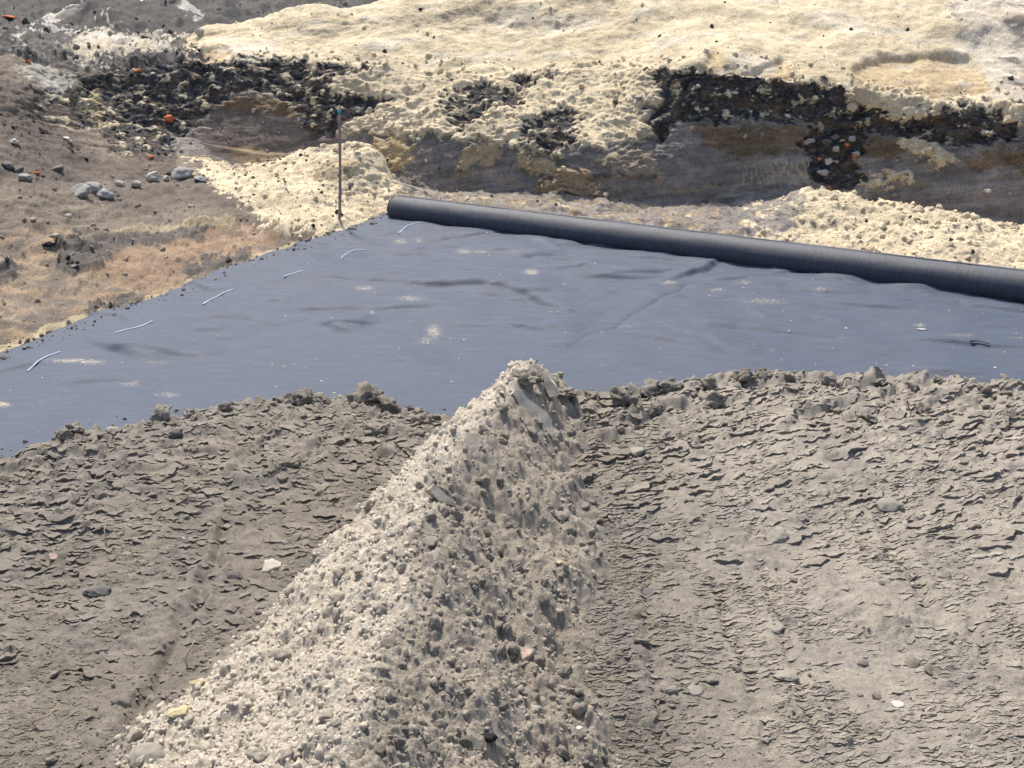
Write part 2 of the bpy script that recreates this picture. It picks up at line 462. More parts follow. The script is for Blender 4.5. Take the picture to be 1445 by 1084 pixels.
SEGN = [6, 42, 60, 36, 50, 44, 46, 54, 62, 24, 60, 50, 14, 6]
keys = sorted(COLS)
ctrl = np.array([[(p[2], zrow(p[1], p[2]) if p[0] == R_ else p[1]) for p in COLS[k]] for k in keys])   # K x 15 x 2
UX = fan(2.25)
K = len(keys)

def pchip(xk, yk, x):
    xk = np.asarray(xk, float); yk = np.asarray(yk, float)
    h = np.diff(xk); d = np.diff(yk, axis=0) / h[:, None]
    m = np.zeros_like(yk)
    m[0], m[-1] = d[0], d[-1]
    for i in range(1, len(xk) - 1):
        ok = d[i - 1] * d[i] > 0
        w1, w2 = 2 * h[i] + h[i - 1], h[i] + 2 * h[i - 1]
        with np.errstate(divide="ignore", invalid="ignore"):
            hm = (w1 + w2) / (w1 / d[i - 1] + w2 / d[i])
        m[i] = np.where(ok, hm, 0)
    j = np.clip(np.searchsorted(xk, x) - 1, 0, len(xk) - 2)
    t = ((np.clip(x, xk[0], xk[-1]) - xk[j]) / h[j])[:, None]
    h00 = 2 * t ** 3 - 3 * t ** 2 + 1; h10 = t ** 3 - 2 * t ** 2 + t; h01 = -2 * t ** 3 + 3 * t ** 2; h11 = t ** 3 - t ** 2
    return h00 * yk[j] + h10 * h[j][:, None] * m[j] + h01 * yk[j + 1] + h11 * h[j][:, None] * m[j + 1]

cc = pchip(np.array(keys, float), ctrl.reshape(K, -1), np.clip(UX, keys[0], keys[-1])).reshape(len(UX), -1, 2)
NP_ = cc.shape[1]
vs = np.concatenate([k + np.arange(n) / n for k, n in enumerate(SEGN)] + [[NP_ - 1.0]])
prof = pchip(np.arange(NP_, dtype=float), cc.transpose(1, 0, 2).reshape(NP_, -1), vs).reshape(len(vs), len(UX), 2)
lin_j = np.clip(vs.astype(int), 0, NP_ - 2); lin_t = (vs - lin_j)[:, None, None]
lin = cc.transpose(1, 0, 2)[lin_j] * (1 - lin_t) + cc.transpose(1, 0, 2)[lin_j + 1] * lin_t
prof = 0.6 * prof + 0.4 * lin
Yb, Zb = prof[..., 0], prof[..., 1]
Db = Yb * CP + (CAM_H - Zb) * SP
Xb = (UX[None, :] - CX) / F * Db
PB = np.stack([Xb, Yb, Zb], -1)
BX, BR, _ = to_px(PB)
VV = np.repeat(vs[:, None], len(UX), 1)

# arc-length style coordinates on the surface for relief
T_ = Yb * .8 + Zb * 1.1
S_ = Xb + .25 * Zb
wx = fbm2(S_ * 3, T_ * 3, 3, 11) * 10 + fbm2(S_ * 11, T_ * 11, 4, 15, .65) * 9
wy = fbm2(S_ * 3 + 40, T_ * 3, 3, 12) * 7 + fbm2(S_ * 11 + 9, T_ * 11, 4, 16, .65) * 8
QX, QR = BX + wx, BR + wy
LX, LR = BX + wx * 0.3, BR + wy * 0.3
vis_hi = VV >= 4.0          # cut face and above
def zone(poly, v0=0, v1=99, soft=False):
    return in_poly(LX if soft else QX, LR if soft else QR, poly) & (VV >= v0) & (VV <= v1)

SANDC = np.array([0.60, 0.50, 0.345]); TANC = np.array([0.45, 0.34, 0.20]); PEAT = np.array([0.052, 0.049, 0.051])
CLAY = np.array([0.27, 0.242, 0.218]); BROWN = np.array([0.25, 0.18, 0.115]); EARTH = np.array([0.20, 0.168, 0.134])
ORANGE = np.array([0.31, 0.235, 0.165]); GREYD = np.array([0.098, 0.091, 0.086]); ASH = np.array([0.52, 0.49, 0.43])
STRAW = np.array([0.48, 0.40, 0.25]); RUB = np.array([0.098, 0.092, 0.086])

shape = BX.shape
AL = np.zeros(shape + (3,)); AL[:] = EARTH
relief = np.zeros(shape)                 # outwards, metres
rough_w = np.full(shape, 1.0)            # how lumpy
def paint(mask, c, k=1.0):
    AL[mask] = AL[mask] * (1 - k) + np.asarray(c) * k

# --- cut face default
wall = (VV >= 3.9) & (VV < 7.02) & (BX > 215)
paint(wall, CLAY * [.88, .86, .85]); rough_w[wall] = 0.5
# far rubble
rub = (VV >= 9.9); paint(rub, RUB); rough_w[rub] = 2.2
nz = fbm2(Xb * 0.7, Yb * 0.55, 4, 21)
paint(rub & (nz > 0.75) & (VV < 12.4), ASH * .4)
rubl = (VV >= 7.0) & (VV < 9.95) & (BX < 262); paint(rubl, RUB * 1.15); rough_w[rubl] = 1.6
paint(zone([(95, 95), (260, 78), (275, 66), (150, 60), (105, 62), (100, 78)], 6.9, 12), ASH * [1.0, .94, .82])
paint(zone([(150, 62), (262, 66), (262, 74), (160, 76)], 6.9, 12) & (nz > -.1), RUB * 1.6, .7)
paint(zone([(20, 80), (100, 95), (120, 88), (60, 60), (20, 65)], 6.9, 12), ASH * .3)
paint(rubl & (fbm2(Xb * 2, Yb * 2, 4, 23) > 0.5), ASH * .6)
ash_rimlight_bands = [[(20, 62), (60, 40), (105, 22), (140, 10), (170, 11), (200, 20), (235, 22), (262, 14), (258, 24), (215, 26), (185, 24), (160, 18), (135, 19), (110, 30), (70, 50), (30, 72)],
         [(112, 58), (150, 62), (200, 66), (250, 66), (265, 72), (215, 74), (160, 70), (120, 66)], [(75, 44), (105, 50), (118, 58), (95, 62), (72, 54)],
         [(255, 40), (275, 36), (292, 44), (280, 52), (262, 50)]]
for pl in ash_rimlight_bands:  # first band: mound crest's backlit rim painted in ash colour; rest ash patches
    paint(in_poly(BX + wx * .7, BR + wy * .35, pl) & (VV > 8.5) & (VV < 13) & (fbm2(Xb * 3, Yb * 3, 4, 24) > .02), ASH, .85)
mnd = [(155, 42, 40, 20, .34), (40, 62, 34, 16, .07), (240, 40, 45, 14, .2), (380, 8, 60, 10, .25), (270, 42, 16, 8, .12)]
# upper sand
sand_top = (VV >= 6.95) & (VV < 10.05) & (QX > 262)
paint(sand_top, SANDC); rough_w[sand_top] = 0.36
for pl in ([(983, 102), (1009, 72), (1040, 98), (1047, 102), (1104, 81), (1130, 113), (1051, 106)],
           [(1202, 98), (1247, 77), (1371, 75), (1402, 128), (1315, 143), (1202, 126)],
           [(283, 88), (285, 72), (320, 70), (330, 84)]):
    z = zone(pl, 6.5, 9.9, True); paint(z, TANC * 1.12, 0.75); relief[z] -= 0.05
z = zone([(1325, -60), (1500, -60), (1500, 170), (1440, 165), (1400, 140), (1375, 70), (1340, 20)], 6.5, 9.95)
zn = fbm2(S_ * 4, T_ * 4, 4, 33)
paint(z, ASH * [1.05, 1, .95], .7); paint(z & (zn > 0.15), GREYD * 2.4, .5); paint(z & (zn > 0.5), GREYD, .7)
zs = sand_top & (fbm2(S_ * 1.4, T_ * 3.2, 5, 34, .6) > .42); paint(zs, TANC * 1.2, .25)
zs = sand_top & (fbm2(S_ * 1.1 + 9, T_ * 2.4, 5, 35, .6) > .38); paint(zs, ASH * [1.1, 1.05, .98], .6)
zs = sand_top & (fbm2(S_ * 9, T_ * 9, 3, 36) > .78); paint(zs, GREYD * 2, .5)
# sand draped over the cut face
drape = [[(430, 100), (545, 90), (640, 118), (730, 100), (930, 96), (960, 110), (915, 150), (918, 200), (880, 212), (815, 205), (790, 225),
          (735, 212), (690, 205), (640, 200), (590, 196), (540, 188), (500, 186), (480, 178), (455, 175), (440, 140), (425, 125)],
         [(1200, 120), (1445, 150), (1445, 182), (1360, 168), (1280, 172), (1205, 150)],
         [(373, 124), (393, 112), (412, 95), (428, 96), (415, 112), (380, 126)], [(283, 110), (300, 92), (306, 112), (290, 126)], [(338, 95), (355, 84), (362, 92), (348, 98)],
         [(1250, 200), (1300, 192), (1345, 225), (1320, 246), (1300, 225), (1270, 212)], [(1222, 250), (1282, 243), (1290, 252), (1240, 262), (1215, 262)],
         [(535, 196), (575, 192), (592, 215), (578, 235), (555, 242), (536, 225)], [(645, 208), (705, 205), (712, 228), (670, 236), (648, 240)],
         [(735, 218), (775, 225), (790, 245), (745, 250), (728, 235)], [(470, 180), (500, 178), (498, 195), (470, 195)], [(845, 220), (895, 215), (945, 245), (900, 255), (865, 245)]]
for i, pl in enumerate(drape):
    z = zone(pl, 3.95, 7.6); k = 1.0
    c = SANDC if i not in (7, 8, 9, 11) else TANC * 1.05
    paint(z, c, 1.0 if i != 11 else 0.45); rough_w[z] = .75; relief[z] += 0.035 if i < 7 else 0.02
# black peat
peat = [[(262, 82), (272, 68), (283, 74), (300, 72), (290, 95), (330, 84), (420, 80), (437, 92), (500, 92), (520, 92), (540, 92), (515, 110), (485, 107), (450, 125), (400, 140),
         (365, 128), (330, 132), (300, 150), (262, 120)],
        [(120, 106), (262, 84), (300, 100), (298, 160), (262, 190), (238, 190), (250, 222), (210, 232), (170, 215), (130, 180), (70, 190), (35, 160), (60, 130), (105, 140)],
        [(400, 140), (450, 120), (470, 140), (519, 138), (557, 145), (502, 166), (485, 187), (450, 194), (420, 170)],
        [(620, 149), (689, 118), (734, 138), (734, 163), (692, 152), (658, 194), (640, 173), (620, 156)],
        [(716, 121), (727, 107), (793, 107), (772, 121), (737, 135)],
        [(737, 180), (790, 160), (810, 152), (815, 204), (775, 221), (744, 204)],
        [(919, 151), (930, 140), (925, 96), (975, 103), (1050, 108), (1134, 117), (1202, 128), (1202, 147), (1277, 166), (1353, 150), (1439, 172), (1435, 204), (1345, 207), (1239, 185), (1141, 178), (1058, 166), (968, 170), (923, 204)],
        [(1128, 200), (1160, 178), (1205, 176), (1226, 200), (1214, 230), (1228, 252), (1190, 268), (1150, 264), (1126, 244), (1140, 222)]]
peat_m = np.zeros(shape, bool)
lump_n = fbm2(S_ * 8, T_ * 8, 5, 41, .62)
pk_n = fbm2(S_ * 7, T_ * 10, 5, 42, .65)
for i, pl in enumerate(peat):
    z = zone(pl, 3.4, 7.6 if i else 8.2)
    if i == 1: z = zone(pl, 3.6, 7.1)
    peat_m |= z
    hole = z & (lump_n > (0.50 if i in (3, 6, 7) else 0.42))
    paint(z, PEAT * (1 if i != 1 else 1.35)); paint(z & (pk_n > .18), GREYD * 1.1, .7); rough_w[z] = .8; relief[z] -= 0.045
    paint(hole & (i != 7), SANDC * 0.85); relief[hole] += 0.03
# brown layer
for pl in ([(970, 172), (1141, 180), (1141, 221), (1051, 217), (990, 200)], [(1213, 190), (1280, 192), (1265, 225), (1213, 222)], [(1345, 226), (1460, 207), (1460, 236), (1371, 243)],
           [(295, 150), (350, 135), (410, 140), (470, 165), (440, 172), (380, 160), (320, 165)]):
    z = zone(pl, 3.5, 7); paint(z & ~peat_m, BROWN * .8); rough_w[z & ~peat_m] = 0.7
# smooth cut clay at the left, with a tan band low in it
z = zone([(262, 160), (330, 155), (400, 172), (470, 190), (480, 205), (400, 215), (370, 240), (300, 225)], 3.6, 6.3, True); paint(z, CLAY * [.66, .61, .57]); rough_w[z] = 0.12
z = zone([(318, 208), (345, 204), (420, 222), (400, 232), (370, 240), (330, 230)], 3.6, 6, True); paint(z, TANC * .62, .8)
# brown-grey streaks on the face, tooth marks of the bucket
streak = fbm2(S_ * 2.0 + T_ * 2, T_ * 11, 5, 51, .62)
zc = wall & ~peat_m & (AL[..., 0] < 0.30)
AL[zc] *= (1 + 0.34 * np.clip(streak[zc], -.8, 1.2))[:, None]
z = zone([(1055, 212), (1141, 216), (1141, 258), (1040, 262)], 3.6, 6.4, True)
relief += np.where(z, 0.009 * np.sin(S_ * 150 + 4 * fbm2(S_ * 8, T_ * 3, 2, 52)), 0)
paint(z & (np.sin(S_ * 150 + 4 * fbm2(S_ * 8, T_ * 3, 2, 52)) > .75) & (BR > 228), TANC, .8)
z = zone([(640, 240), (905, 245), (1060, 270), (1060, 282), (800, 290), (640, 275)], 3.5, 6.0, True)
relief += np.where(z, 0.005 * np.sin(T_ * 90 + 3 * fbm2(S_ * 2, T_ * 3, 2, 53)), 0)
paint(z & (fbm2(S_ * 3, T_ * 14, 3, 54) > .25), TANC * .8, .6)
z = zone([(760, 262), (800, 240), (835, 245), (860, 300), (800, 310), (765, 300)], 2, 6); paint(z, BROWN * 1.6); rough_w[z] = 1.3; relief[z] += .03
# debris toe in front of the face
toe = (VV < 4.0) & (BX > 545); paint(toe, CLAY * [1.0, .98, .95]); rough_w[toe] = .75
tn = fbm2(S_ * 7, T_ * 7, 4, 61)
paint(toe & (tn > .22), TANC * .7, .7); paint(toe & (tn > .58), SANDC * .85, .8)
z = toe & (BX > 1050) & ((BX > 1130) | (tn > -.25)); paint(z, SANDC * (1 - 0.0), .95); rough_w[z] = .7
z = toe & (BX > 1050) & (fbm2(S_ * 9 + 5, T_ * 9, 4, 62) > .62); paint(z, GREYD * 1.5, .8)
z = zone([(1020, 275), (1130, 255), (1150, 275), (1110, 330), (1000, 325)], 1, 4.6) & (fbm2(S_ * 6, T_ * 6, 4, 63) > -.1); paint(z, GREYD * 2.2, .8)
# sand mound by the stake
rough_w[(VV < 4.6) & (BX < 545)] *= .62
mound = zone([(255, 228), (300, 214), (330, 240), (380, 232), (440, 203), (523, 203), (556, 246), (560, 282), (548, 312), (495, 326), (430, 336), (370, 322), (345, 290), (300, 262)], 1.0, 4.02)
paint(mound, SANDC * 1.02); rough_w[mound] = 0.75
paint(mound & (fbm2(S_ * 8, T_ * 8, 4, 66) > .60), GREYD * 2, .75)
z = mound & zone([(440, 240), (500, 230), (505, 250), (450, 258)], 1, 4); paint(z, TANC, .6)
# left bank: colours of its benches
side = (VV < 4.6) & (BX < 545) & ~mound
so = fbm2(S_ * 3, T_ * 5, 4, 71); s2 = fbm2(S_ * 6 + 3, T_ * 9, 4, 72)
z = side & zone([(-500, 330), (60, 330), (170, 330), (330, 316), (420, 318), (470, 330), (300, 420), (0, 530), (-500, 800)], 0.5, 3.9)
paint(z, ORANGE * [.86, .88, .92]); paint(z & (so > .2), ORANGE * .78, .8); paint(z & (s2 > .16), EARTH * .85, .8); paint(z & (fbm2(S_ * 2 + 8, T_ * 3.5, 4, 73) > .18), EARTH * [.8, .8, .84], .75); paint(z & (s2 < -.35), ORANGE * [1.1, 1.05, .95], .7)
z = side & zone([(140, 350), (300, 325), (400, 325), (380, 345), (240, 400), (130, 400)], .5, 3.9); paint(z & (s2 > -.2), ORANGE * [1.0, .88, .8], .65)
dd = np.abs(BR - np.interp(BX, [-400, 0, 130, 270, 420, 548], [650, 507, 456, 407, 354, 312]))
z = side & (dd < 16) & (VV < 3) & (so + .6 * s2 > -.35); paint(z, STRAW, .75)
for pl in ([(75, 345), (150, 320), (170, 345), (130, 385), (85, 390), (95, 365)], [(-80, 380), (35, 375), (10, 400), (-80, 440)], [(155, 335), (200, 318), (300, 318), (280, 336), (180, 348)],
           [(240, 380), (300, 362), (350, 355), (345, 368), (270, 390)], [(330, 265), (380, 265), (385, 300), (340, 295)], [(110, 430), (210, 415), (200, 432), (120, 445)]):
    z = zone(pl, 1, 4); paint(z & side, GREYD * 1.15, .85); rough_w[z & side] = 1.0
z = side & zone([(155, 325), (330, 312), (330, 319), (200, 330)], 1, 4, True); paint(z, STRAW * .9, .6)
relief += np.where(side, .05 * (sstep(-6, 6, np.interp(BX, [0, 160, 330, 420], [345, 332, 318, 318]) - BR) - .5) * sstep(100, 170, BX), 0)
z = side & zone([(170, 250), (330, 262), (340, 300), (200, 312), (140, 300)], 1.5, 4); paint(z, EARTH * [.72, .72, .76], .7)
z = (BX < 250) & (VV >= 3.0) & zone([(-500, 130), (0, 100), (60, 150), (130, 210), (250, 218), (300, 235), (250, 260), (60, 260), (-500, 300)], 2.9, 6.5); paint(z, EARTH * [.62, .62, .66], .8)
z = (BX < 200) & zone([(15, 95), (70, 100), (120, 120), (75, 140), (60, 130), (25, 105)], 4.5, 8); paint(z, ASH * .75, .8)
z = (BX < 200) & zone([(118, 120), (142, 118), (150, 160), (145, 190), (128, 182)], 3.5, 7.2); paint(z & (lump_n > -.25), STRAW * .85, .9)
z = (BX < 260) & zone([(110, 208), (170, 205), (190, 225), (150, 232)], 3, 5); paint(z, EARTH * 1.15, .6)

spk = fbm2(S_ * 26, T_ * 26, 3, 83, .7)
AL[peat_m] *= (1 + 1.3 * np.clip(spk[peat_m] - .1, -.3, 1.2))[:, None]
z = peat_m & (AL[..., 0] < .15) & (fbm2(S_ * 5, T_ * 9, 4, 84) > .12); paint(z, BROWN * .55, .5)
# colour drift inside every zone
AL *= (1 + 0.16 * fbm2(S_ * 2.2, T_ * 2.2, 4, 81) + 0.10 * fbm2(S_ * 13, T_ * 13, 3, 82))[..., None]
AL = np.clip(AL, 0.012, 0.75)

# relief
nearw = 1 / (1 + np.maximum(Yb - 12, 0) * 0.02)
def billow(fr, seed, octs=2):
    return sum(np.abs(perlin2(S_ * fr * 2 ** o + .5 * o, T_ * fr * 2 ** o, seed + o)) / (fr * 2 ** o) for o in range(octs))
lumps = billow(3.6, 90) * .13 + billow(10, 91) * .32 + billow(24, 93, 1) * .5 + domes(S_ * 24 + wx * .06, T_ * 24 + wy * .06, 92, .25, .2, .45) / 24 * .7
fb = fbm2(S_ * 1.6, T_ * 1.6, 3, 94) * .05 + fbm2(S_ * 6, T_ * 6, 5, 95, .66) * .024
relief = blur(relief, 3)
disp = fb * np.clip(rough_w, .25, 2.5) + lumps * np.clip(rough_w - .15, 0, 2.0) + relief
rb = sstep(9.8, 10.6, VV) * sstep(13.2, 12.2, VV)
disp = np.where(VV > 9.9, disp * .5, disp)
disp += rb * (0.22 * np.abs(fbm2(Xb * .55, Yb * .4, 3, 96)) + .12 * fbm2(Xb * 1.6, Yb * 1.0, 3, 97) + domes(Xb * .7, Yb * .5, 98, .5, .2, .5) * .22)
for mx_, my_, rx_, ry_, mh_ in mnd:
    disp += np.where(VV > 8.6, mh_ * np.exp(-((BX - mx_) / rx_) ** 2 - ((BR - my_) / ry_) ** 2), 0)
sr = (VV > 7) & (VV < 10) & (BX > 262)
disp += np.where(sr, .05 * fbm2(S_ * 1.1, T_ * 1.4, 3, 99), 0)
disp *= sstep(0.6, 1.5, VV)
NB = normals(PB)
NB *= np.where((NB[..., 2:3] < -0.2), -1, 1)
PBD = PB + NB * disp[..., None]

# split into pieces of terrain
fv = VV[:-1, :-1]; fx = BX[:-1, :-1]; fm = mound[:-1, :-1]
dirt = np.interp(fx, [150, 215, 262], [0, .5, 1])
lab = np.zeros(fv.shape, int)                                     # 0 side bank
lab[(fv >= 4.0) & (fx > 120)] = 1                                 # cut face
lab[(fv >= 7.3)] = 2                                              # sand slope
lab[(fv >= 9.9) | ((fv >= 7.0) & (fx < 262))] = 3                 # rubble
lab[(fv < 4.0) & (fx > 545)] = 4                                  # debris and sand heap
lab[fm] = 5
T = {}
for i, (nm, lb) in enumerate([("side_bank", "brown and rusty earth bank rising left of the fabric"),
                              ("cut_face", "steep dark excavated earth face with black peat layer and grey clay"),
                              ("sand_slope", "bright pale sand slope above the dark cut face"),
                              ("rubble_field", "dark churned earth with pale ash patches behind the sand"),
                              ("debris_heap", "low heap of loose sand and crumbs along the back of the roll"),
                              ("sand_mound", "pale sand mound around the thin wooden stake")]):
    T[nm] = split_object(nm, PBD, AL, lab == i, M_bank, kind="structure", label=lb)

flatP = PBD.reshape(-1, 3)
pX, pR, pD = to_px(flatP)
def pick(X, row, flat=flatP, px=pX, pr=pR, pd=pD, rad=4.0):
    m = (np.abs(px - X) < rad) & (np.abs(pr - row) < rad)
    idx = np.nonzero(m)[0]
    if len(idx) == 0: return pick(X, row, flat, px, pr, pd, rad * 2)
    k = idx[np.argmin(pd[idx])]
    return flat[k], pd[k]

# ================================================================== GREY SOIL BED AND RIDGE
SX = fan(1.85, lo2=-640, hi2=2090, step_out=8)
edge_px = np.array([[-640, 760], [-300, 700], [0, 642], [100, 612], [230, 588], [330, 572], [430, 560], [520, 556], [640, 582], [700, 560], [760, 552], [850, 557], [900, 552], [960, 540],
                    [1080, 526], [1200, 532], [1300, 537], [1400, 548], [1445, 548], [1700, 560], [2090, 590]], float)
ZB = 0.2
erow = np.interp(SX, edge_px[:, 0], edge_px[:, 1])
edist = np.array([(CAM_H - ZB) / math.tan(ang(r)) for r in erow])
nrow = 440
tr = np.linspace(0, 1, nrow)
# rows spaced evenly as seen by a walker looking down: y = near .. edge, then the drop behind the edge
phi0 = math.atan2(CAM_H - ZB, 0.9); 
phiE = np.arctan2(CAM_H - ZB, edist)
n1 = 440
near_phi = math.atan2(CAM_H - ZB, 1.60)
a1 = np.linspace(0, 1, 16)[:-1, None]
y_near = 0.9 + (1.60 - .9) * a1 + 0 * SX[None, :]
a2 = np.linspace(0, 1, n1)[:, None]
y_mid = (CAM_H - ZB) / np.tan(near_phi + (phiE[None, :] - near_phi) * a2)
a3 = np.linspace(0, 1, 31)[1:, None]
y_far = edist[None, :] + 0.55 * a3
Ys = np.concatenate([y_near, y_mid, y_far], 0)
Xs = (SX[None, :] - CX) / F * (Ys * CP + (CAM_H - ZB) * SP)
E = edist[None, :] - Ys                                   # metres in front of the far edge
x, y = Xs, Ys
wa = fbm2(x * 3, y * 3, 3, 201); wb = fbm2(x * 3 + 7, y * 3, 3, 202)

# ridge outline in plan
yk = [0.8, 1.99, 2.58, 3.13, 3.6, 4.1, 4.5]
xc = np.interp(y, yk, [-.36, -.335, -.31, -.275, -.14, .05, .10]) + .03 * wa
xl = np.interp(y, [0.8, 2.0, 2.36, 2.75, 3.2, 3.7, 4.3, 4.6], [-1.35, -1.1, -.95, -.80, -.66, -.46, -.22, -.1]) + .07 * wb + .05 * fbm2(x * 9, y * 9, 3, 207)
xr = np.interp(y, [0.8, 2.4, 3.3, 3.9, 4.45], [.27, .27, .31, .29, .26]) + .07 * wa + .06 * fbm2(x * 9, y * 9, 3, 208)
hc = np.interp(y, [0.8, 2.0, 3.1, 3.8, 4.12, 4.3, 4.6], [.33, .32, .30, .29, .30, .28, .10]) + .03 * fbm2(y * 2.3, x * 0 + 3.3, 3, 203)
t = np.where(x < xc, (x - xl) / (xc - xl), (xr - x) / (xr - xc))
t = np.clip(t, -1, 1)
tt = np.clip(t, 0, 1)
tr_ = tt - .5 * np.maximum(tt - .78, 0) ** 2 / .22
ridge_h = hc * (tr_ / .89) ** np.where(x > xc, 1.3, 1.08)
rmask = sstep(-.05, .25, t)
side_l = x < xc

zb = ZB + .035 * fbm2(x * .7, y * .7, 3, 205) + .012 * fbm2(x * 2.4, y * 2.4, 2, 206)
zb += np.where(x > xr, .03 * sstep(.2, 1.6, x - xr), 0)
# ---- torn flakes of the dragged soil
def flakes(cell, aspect, rot, seed, amp, tilt=1.0, wamp=.25):
    cr, sr_ = math.cos(rot), math.sin(rot)
    q = 1.0 / cell
    u = (x * cr + y * sr_) * q / aspect + wamp * fbm2(x * q * .9, y * q * .9, 3, seed + 50)
    v = (-x * sr_ + y * cr) * q + wamp * 1.6 * fbm2(x * q * .8 + 5, y * q * .8, 3, seed + 60)
    f1, gap, hid, ox, oy = worley(u, v, seed)
    hgt = (r01(hid, 5) - .5) * .55 - oy * (.5 + .9 * r01(hid, 6)) * tilt + ox * (r01(hid, 7) - .5) * .6
    hgt -= .35 * sstep(.10, .0, gap)
    return amp * hgt, hid
far_w = sstep(1.15, .25, E)                                # rough broken belt along the far edge
rightb = x > xc
rot = np.where(rightb, 1, 0)
fA, hidA = flakes(.125, 1.7, math.radians(28), 301, .040)
fB, _ = flakes(.062, 2.0, math.radians(18), 302, .016)
fC, _ = flakes(.036, 2.4, math.radians(6), 303, .0085)
fD, _ = flakes(.030, 2.2, math.radians(-8), 304, .0085)
fE, _ = flakes(.10, 1.6, math.radians(-6), 305, .038)
patch = fbm2(x * 2.2, y * 2.2, 3, 310); patch2 = fbm2(x * 4.5 + 3, y * 4.5, 3, 311)
smooth_w = sstep(.25, -.25, patch + .5 * patch2)           # compacted smooth patches where 0
fine_w = (0.25 + .75 * smooth_w)
bed = np.where(rightb, far_w * fA, far_w * fE * .9)
mid_w = sstep(1.9, .7, E)
bed += mid_w * fB * (.35 + .65 * smooth_w)
bed += np.where(rightb, fC, fD) * fine_w * (1 - .3 * far_w)
bed = blur(bed, 3)
g = fbm2(x * 26, y * 30, 4, 320, .6)
bed += .0048 * g * (.6 + .6 * smooth_w) + .0012 * fbm2(x * 90, y * 90, 2, 321)
cr1 = domes(x * 22, y * 22, 330, .35, .2, .55) / 22; cr2 = domes(x * 50, y * 50, 331, .5, .2, .55) / 50; cr3 = domes(x * 100, y * 100, 332, .6, .25, .55) / 100
bed += cr1 * sstep(.15, .55, patch2) * .6 + cr2 * (.25 + .9 * sstep(0, .5, patch2)) * .8 + far_w * (cr1 * .8 + cr2 * .5)
# drag grooves running away from the camera
for pts, w, dep in ([[(-1.02, 2.2), (-.98, 2.6), (-1.0, 3.2), (-1.03, 3.55)], .022, .022], [[(-1.55, 3.0), (-1.6, 3.9)], .03, .015], [[(.66, 1.9), (.66, 2.5), (.64, 3.1)], .02, .012],
                    [[(.78, 2.0), (.80, 2.8), (.84, 3.5)], .016, .010], [[(1.28, 2.7), (1.27, 3.1), (1.32, 3.5)], .03, .018], [[(.38, 2.0), (.40, 2.5), (.42, 3.1)], .02, .012], [[(1.25, 2.0), (1.4, 2.9)], .016, .008],
                    [[(-1.9, 2.5), (-2.0, 3.3)], .02, .01]):
    d, fr, sd = seg_dist(x + .02 * fbm2(x * 9, y * 9, 2, 340), y, pts)
    tap = sstep(0, .12, fr) * sstep(1, .88, fr)
    bed -= dep * np.exp(-(d / w) ** 2) * tap
    bed += dep * .7 * np.exp(-((d - 1.7 * w) / (.8 * w)) ** 2) * tap * (.4 + 1.2 * cr1 * 22)
# ---- loose crumbly ridge
qx = x + .012 * fbm2(x * 24, y * 24, 3, 357); qy = y + .012 * fbm2(x * 24 + 5, y * 24, 3, 358)
rid = (domes(qx * 8, qy * 8, 350, .25, .15, .40) / 8 * .5 + domes(qx * 17, qy * 17, 351, .4, .2, .5) / 17 * .42 + domes(qx * 33, qy * 33, 352, .7, .25, .55) / 33 * .62
       + domes(qx * 66, qy * 66, 353, .8, .25, .55) / 66 * .95 + .011 * np.abs(fbm2(x * 28, y * 28, 3, 354, .6)) + .020 * fbm2(x * 5, y * 5, 4, 355)
       + .014 * fbm2((x - y * .25) * 11, (y + x) * 2.6, 3, 356))
hz = zb + bed * (1 - rmask) + (ridge_h + rid) * rmask
# drop behind the far edge
erag = E + .05 * fbm2(x * 4, y * .0 + 2, 4, 360) + .02 * fbm2(x * 15, y * 0 + 5, 3, 361)
hz = np.where(erag < .0, hz + np.maximum(erag, -.6) * .75, hz)
hz = np.maximum(hz, -.04)
PS = np.stack([Xs, Ys, hz], -1)
DRY_LIT = np.array([.44, .392, .322]); MID = np.array([.268, .239, .2]); WET = np.array([.174, .153, .126]); SMO = np.array([.208, .187, .162])
SL = np.zeros(PS.shape)
right_k = sstep(.2, .9, x)
SL[:] = WET; SL = SL * (1 - right_k[..., None]) + MID * right_k[..., None]
SL = SL * (1 - .35 * far_w[..., None]) + MID * .35 * far_w[..., None]
sm = sstep(-.05, -.4, patch + .5 * patch2)[..., None] * .6
SL = SL * (1 - sm) + SMO * (.9 + .2 * right_k[..., None]) * sm
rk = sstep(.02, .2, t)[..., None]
rc = np.where(side_l[..., None], DRY_LIT, MID * 1.0 + .0)
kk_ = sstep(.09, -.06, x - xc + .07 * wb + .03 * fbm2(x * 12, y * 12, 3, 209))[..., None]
rc = DRY_LIT * kk_ + MID * [1.0, .985, .96] * (1 - kk_)  # sunlit left and shaded right flank put into colour, besides drier left soil
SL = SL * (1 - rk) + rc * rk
SL *= (1 + .14 * fbm2(x * 5, y * 5, 4, 370) + .1 * fbm2(x * 30, y * 30, 3, 371))[..., None]
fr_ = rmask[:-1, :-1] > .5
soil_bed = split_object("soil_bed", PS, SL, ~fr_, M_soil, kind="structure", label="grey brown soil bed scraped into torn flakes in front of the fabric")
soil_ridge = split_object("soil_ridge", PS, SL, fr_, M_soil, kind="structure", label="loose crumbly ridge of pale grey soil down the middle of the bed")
sflat = PS.reshape(-1, 3); sX, sR, sD = to_px(sflat)
def spick(X, row): return pick(X, row, sflat, sX, sR, sD, 3.0)

